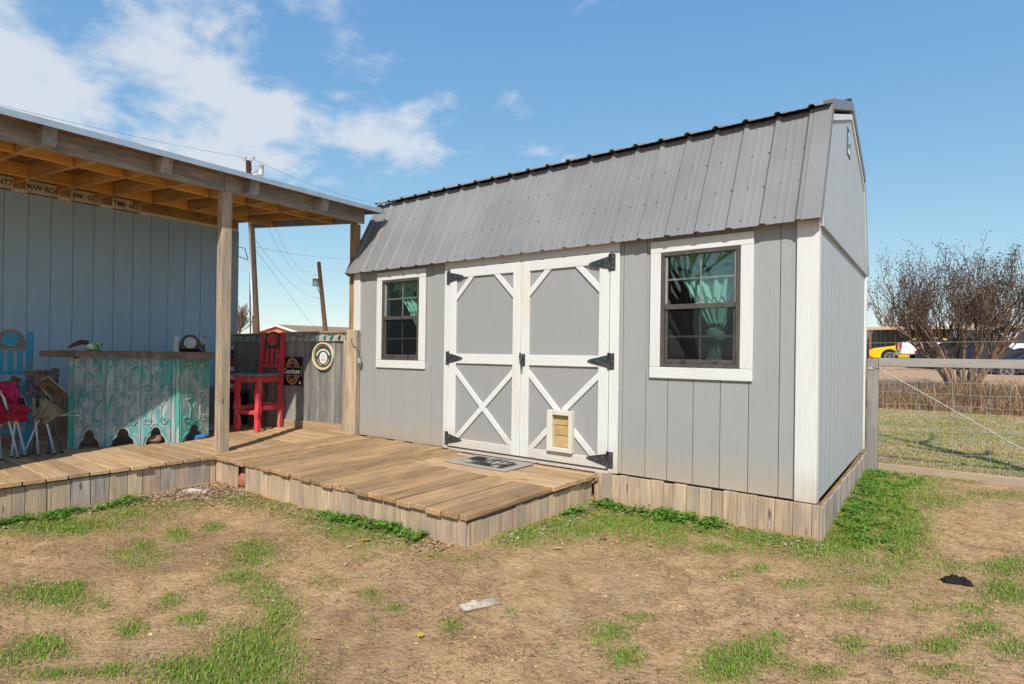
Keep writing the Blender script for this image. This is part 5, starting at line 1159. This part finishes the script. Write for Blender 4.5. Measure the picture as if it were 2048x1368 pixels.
def green(dry=.12, dark=0):
    if rg.random() < dry: q = rg.uniform(.7, 1.2); return (.48*q, .37*q, .18*q)
    q = rg.uniform(.65, 1.25)*(1-.35*dark); return (.215*q*rg.uniform(.75, 1.35), .35*q, .045*q)
items = []
nr = np.random.RandomState(4); NC = 620000
rr = 1.15+7.2*nr.rand(NC)**1.1; aa = nr.uniform(R(-12), R(96), NC); X_ = .67-np.sin(aa)*rr; Y_ = -4.3+np.cos(aa)*rr
D_ = turf(X_, Y_)
for x, y, d_, r_ in zip(X_.tolist(), Y_.tolist(), D_.tolist(), rr.tolist()):
    if y > 2.9 or inbuilt(x, y): continue
    lo = noise.noise(Vector((x*1.3, y*1.3, 7)))
    if d_ < .03 and lo < -.1: continue
    nz = noise.noise(Vector((x*6, y*6, 1.7)))+.7*noise.noise(Vector((x*17, y*17, 4)))+.5*noise.noise(Vector((x*43, y*43, 9)))
    p_ = (d_*1.5+.03+.14*max(0, lo)+.6*nz*(.2+d_)-.15)*1.0
    if rg.random() > p_: continue
    h = rg.uniform(.012, .034)*(.7+.75*d_)
    items.append((x, y, gz(x, y)-.003, h, rg.uniform(.0010, .0021)*(1+.14*max(0, r_-2.2)), rg.uniform(0, 6.28), rg.uniform(.3, 1.7), green(.10+.35*(1-min(1, d_*1.4)))))
print('grass blades', len(items))
blades('grass', items, GR, 'short green grass growing in scattered tufts', 'grass')
items = []      # lawn beyond the wire fence
for _ in range(42000):
    y = 2.95+9.6*rg.random()**1.4; x = rg.uniform(-.5-.09*y, 1.2+.33*y)
    if x < .06 and y < 3: continue
    cl = noise.noise(Vector((x*1.1, y*1.1, 2)))
    dry = .93 if cl < .15 else .5
    items.append((x, y, gz(x, y)-.004, rg.uniform(.02, .05), rg.uniform(.002, .004)*(1+y*.08), rg.uniform(0, 6.28), rg.uniform(.3, 1.5), green(dry)))
blades('lawn_grass', items, GR, 'patchy green and straw lawn beyond the wire fence', 'grass')
items = []      # tall dry weeds round the myrtle
for _ in range(22000):
    y = 12.3+6.3*rg.random()**.9; x = rg.uniform(-2.2, 7.5); near = math.exp(-((x-2.6)/2.6)**2)
    h = (rg.uniform(.15, .50)+near*rg.uniform(0, .45))*max(.3, .85+.9*noise.noise(Vector((x*1.1, y*.9, 3)))+.5*noise.noise(Vector((x*4, y*3, 6)))); q = rg.uniform(.6, 1.25)
    items.append((x, y, gz(x, y)-.02, h, rg.uniform(.004, .010), rg.uniform(0, 6.28), rg.uniform(.1, 1.2), (.40*q, .26*q, .145*q) if rg.random() < .8 else (.22*q, .15*q, .09*q)))
blades('dry_weeds', items, GR, 'tall dry brown weeds around the foot of the myrtle', 'weeds')
items = []      # straw and dead grass lying on the dirt
for _ in range(85000):
    x, y = rg.uniform(-4.75, 1.7), rg.uniform(-3.85, 2.9)
    if inbuilt(x, y): continue
    cl = noise.noise(Vector((x*1.6, y*1.6, 11)))+.5*noise.noise(Vector((x*6, y*6, 5)))
    if cl < -.05 and rg.random() > .18: continue
    q = rg.uniform(.55, 1.25); c_ = (.50*q, .37*q, .22*q) if rg.random() < .5 else (.16*q, .10*q, .062*q)
    L_ = rg.uniform(.012, .05); a = rg.uniform(0, 6.28)
    items.append((x, y, gz(x, y)+.001, L_*.25, rg.uniform(.0008, .0017), a, 3.6, c_))
blades('straw_litter', items, GR, 'dead straw lying over the bare dirt', 'straw')
v, f, col = [], [], []      # clods and pebbles
for _ in range(15000):
    r_ = 1.2+5.2*rg.random()**1.3; a = rg.uniform(R(-12), R(95)); x, y = .67-math.sin(a)*r_, -4.3+math.cos(a)*r_
    if inbuilt(x, y) or y > 2.8: continue
    if noise.noise(Vector((x*2.2, y*2.2, 21)))+.6*noise.noise(Vector((x*8, y*8, 2))) < rg.uniform(-.5, .35): continue
    s_ = rg.uniform(.002, .0055)*(1+(rg.random() < .04)*1.4); z = gz(x, y); b = len(v); q = rg.uniform(.4, .95)
    for d_ in ((1, 0, 0), (0, 1, 0), (-1, 0, 0), (0, -1, 0), (0, 0, 1), (0, 0, -1)):
        v.append((x+s_*(d_[0]*rg.uniform(.7, 1.7)+rg.uniform(-.3, .3)), y+s_*(d_[1]*rg.uniform(.7, 1.7)+rg.uniform(-.3, .3)), z+s_*(d_[2]*rg.uniform(.5, 1)+.2)))
    f += [(b+i, b+(i+1) % 4, b+4) for i in range(4)]+[(b+(i+1) % 4, b+i, b+5) for i in range(4)]
    col += [(.60*q, .395*q, .22*q) if rg.random() < .985 else (.5, .47, .42)]*6
me = bpy.data.meshes.new('dirt_clods'); me.from_pydata(v, [], f); at_ = me.color_attributes.new('Col', 'FLOAT_COLOR', 'POINT'); at_.data.foreach_set('color', [q for c_ in col for q in (*c_, 1)])
tag(obj('dirt_clods', me, vcol('clod', .95, 0)), 'small dirt clods and pebbles scattered over the bare ground', 'dirt clods', kind='stuff')
def leafmesh(items):
    v, f, col = [], [], []
    for (x, y, z, L_, w, a, tl, cu_, c_) in items:
        b = len(v); ca, sa = math.cos(a), math.sin(a)
        for (u, s_) in ((-.5, 0), (-.15, .5), (-.15, -.5), (.2, .42), (.2, -.42), (.5, 0), (-.15, 0), (.2, 0)):
            lx, ly = u*L_, s_*w; zz = z+tl*u*L_+(cu_*abs(s_)*w if s_ else 0); v.append((x+lx*ca-ly*sa, y+lx*sa+ly*ca, zz))
        f += [(b, b+6, b+1), (b, b+2, b+6), (b+1, b+6, b+7, b+3), (b+6, b+2, b+4, b+7), (b+3, b+7, b+5), (b+7, b+4, b+5)]; col += [c_]*8
    return v, f, col
def leaves(name, items, label, cat, kind='stuff', group=None):
    v, f, col = leafmesh(items); me = bpy.data.meshes.new(name); me.from_pydata(v, [], f); at_ = me.color_attributes.new('Col', 'FLOAT_COLOR', 'POINT'); at_.data.foreach_set('color', [q for c_ in col for q in (*c_, 1)])
    o = obj(name, me, GR); tag(o, label, cat, group, kind); return o
def skirtpos():
    """points along the foot of the deck and shed skirting"""
    s_ = rg.random()
    if s_ < .38: t = rg.random(); return -4.72+abs(rg.gauss(0, .10)), -3.4+1.75*t
    if s_ < .68: return rg.uniform(-4.7, -1.7), -1.70-abs(rg.gauss(0, .13))
    if s_ < .80: return -1.58+abs(rg.gauss(0, .12)), rg.uniform(-1.5, -.2)
    return rg.uniform(-1.6, .1), -.08-abs(rg.gauss(0, .16))
items = []
for _ in range(3600):
    x, y = skirtpos()
    if _ < 1500: x, y = -4.68+abs(rg.gauss(0, .30)), -1.74-abs(rg.gauss(0, .32))
    if inbuilt(x, y): continue
    q = rg.uniform(.6, 1.2); c_ = (.50*q, .42*q, .31*q) if rg.random() < .75 else (.38*q, .22*q, .09*q)
    items.append((x, y, gz(x, y)+rg.uniform(.003, .018), rg.uniform(.018, .045), rg.uniform(.008, .02), rg.uniform(0, 6.28), rg.uniform(-.5, .5), rg.uniform(-.2, .9), c_))
leaves('leaf_litter', items, 'pale dead leaves drifted along the deck skirting', 'leaves')
items = []
def weed(x, y, s_):
    if noise.noise(Vector((x*5, y*5, 12)))+.5*noise.noise(Vector((x*14, y*14, 3))) < rg.uniform(-.35, .15): return
    for _ in range(7):
        a = rg.uniform(0, 6.28); q = rg.uniform(.6, 1.2)
        items.append((x+rg.gauss(0, .02), y+rg.gauss(0, .02), gz(x, y)+rg.uniform(.008, .05)*s_, rg.uniform(.02, .036)*s_, rg.uniform(.016, .028)*s_, a, rg.uniform(-.5, .5), rg.uniform(-.5, .4), (.135*q*rg.uniform(.7, 1.3), .29*q, .035*q)))
for _ in range(260): weed(-4.70+abs(rg.gauss(0, .09)), rg.uniform(-3.5, -2.35), .9)
for _ in range(170): weed(rg.uniform(-3.0, -1.95), -1.71-abs(rg.gauss(0, .06)), 1)
for _ in range(300): weed(rg.uniform(-1.52, -.55), -.09-abs(rg.gauss(0, .09)), 1.1)
for _ in range(60): weed(-1.57+abs(rg.gauss(0, .04)), rg.uniform(-.7, -.15), 1)
for _ in range(420): weed(.08+abs(rg.gauss(0, .18)), rg.uniform(-.05, 2.7), .9)
items = [q for q in items if not inbuilt(q[0], q[1])]
leaves('broadleaf_weeds', items, 'bright green broadleaf weeds along the skirting', 'weeds')
FLV = [(-2.218, -1.971, .09, .5, (.55, .27, .09)), (-2.21, -2.10, .05, 1.2, (.45, .50, .30)), (-2.70, -2.26, .04, .2, (.5, .42, .25)), (-1.06, -.99, .06, .4, (.24, .04, .04)), (-.975, -.96, .06, 1.9, (.55, .30, .10)), (-.785, -.89, .045, .1, (.55, .45, .26)), (-1.18, -1.35, .07, .25, (.58, .48, .28)), (-.15, -.37, .06, .5, (.55, .28, .08)), (-1.68, -1.94, .045, 1.0, (.55, .28, .08)), (-1.99, -2.29, .04, 2.2, (.52, .47, .36)), (-1.42, -2.86, .035, .3, (.50, .28, .12)), (-.23, -1.01, .035, 1.4, (.45, .48, .30)), (-1.4, -3.28, .06, .6, (.55, .30, .05)), (-2.1, -1.93, .05, .1, (.52, .45, .3))]
WHERE = ['lying on dirt before the deck, largest of them', 'greenish, below the deck edge', 'on dirt left of the deck front', 'dark, on the grass before the shed skirting', 'curled beside the dark leaf by the shed', 'on grass right of the deck', 'long, near the front corner of the deck', 'beside the shed corner skirting', 'just left of the deck front corner', 'on bare dirt left of the white rag', 'beside the grass patch at lower left', 'on dirt below the right window', 'in the grass at the bottom edge', 'touching the weeds under the deck edge']
for (x, y, L_, a, c_), wh in zip(FLV, WHERE):
    wd = {True: 'rust orange', False: 'pale tan'}[c_[1] < .34 and c_[0] > .4]
    me_items = [(0, 0, 0, L_, L_*.45, a, .15, .35, c_)]; o = leaves('fallen_leaf', me_items, 'single '+wd+' fallen leaf '+wh, 'leaf', None, wd+' fallen leaves'); o.location = (x, y, gz(x, y)+.01)
    del o['category']; o['category'] = 'leaf'
# chips of bark and leaves on the sill before the doors
items = []
for _ in range(900):
    x = rg.uniform(-3.65, -1.62); y = rg.uniform(-.115, -.04); q = rg.uniform(.5, 1.2)
    items.append((x, y, (-.03 if y > -.085 else ZD+.004)+rg.uniform(.0, .014), rg.uniform(.008, .03), rg.uniform(.005, .014), rg.uniform(0, 6.28), rg.uniform(-.4, .4), .2, (.33*q, .20*q, .11*q)))
for _ in range(90): items.append((rg.uniform(-4.5, -1.7), rg.uniform(-1.5, -.1), ZD+.006, rg.uniform(.008, .02), rg.uniform(.004, .010), rg.uniform(0, 6.28), 0, .2, (.35, .25, .15)))
leaves('bark_chips', items, 'bark chips and leaf crumbs along the door sill', 'litter')
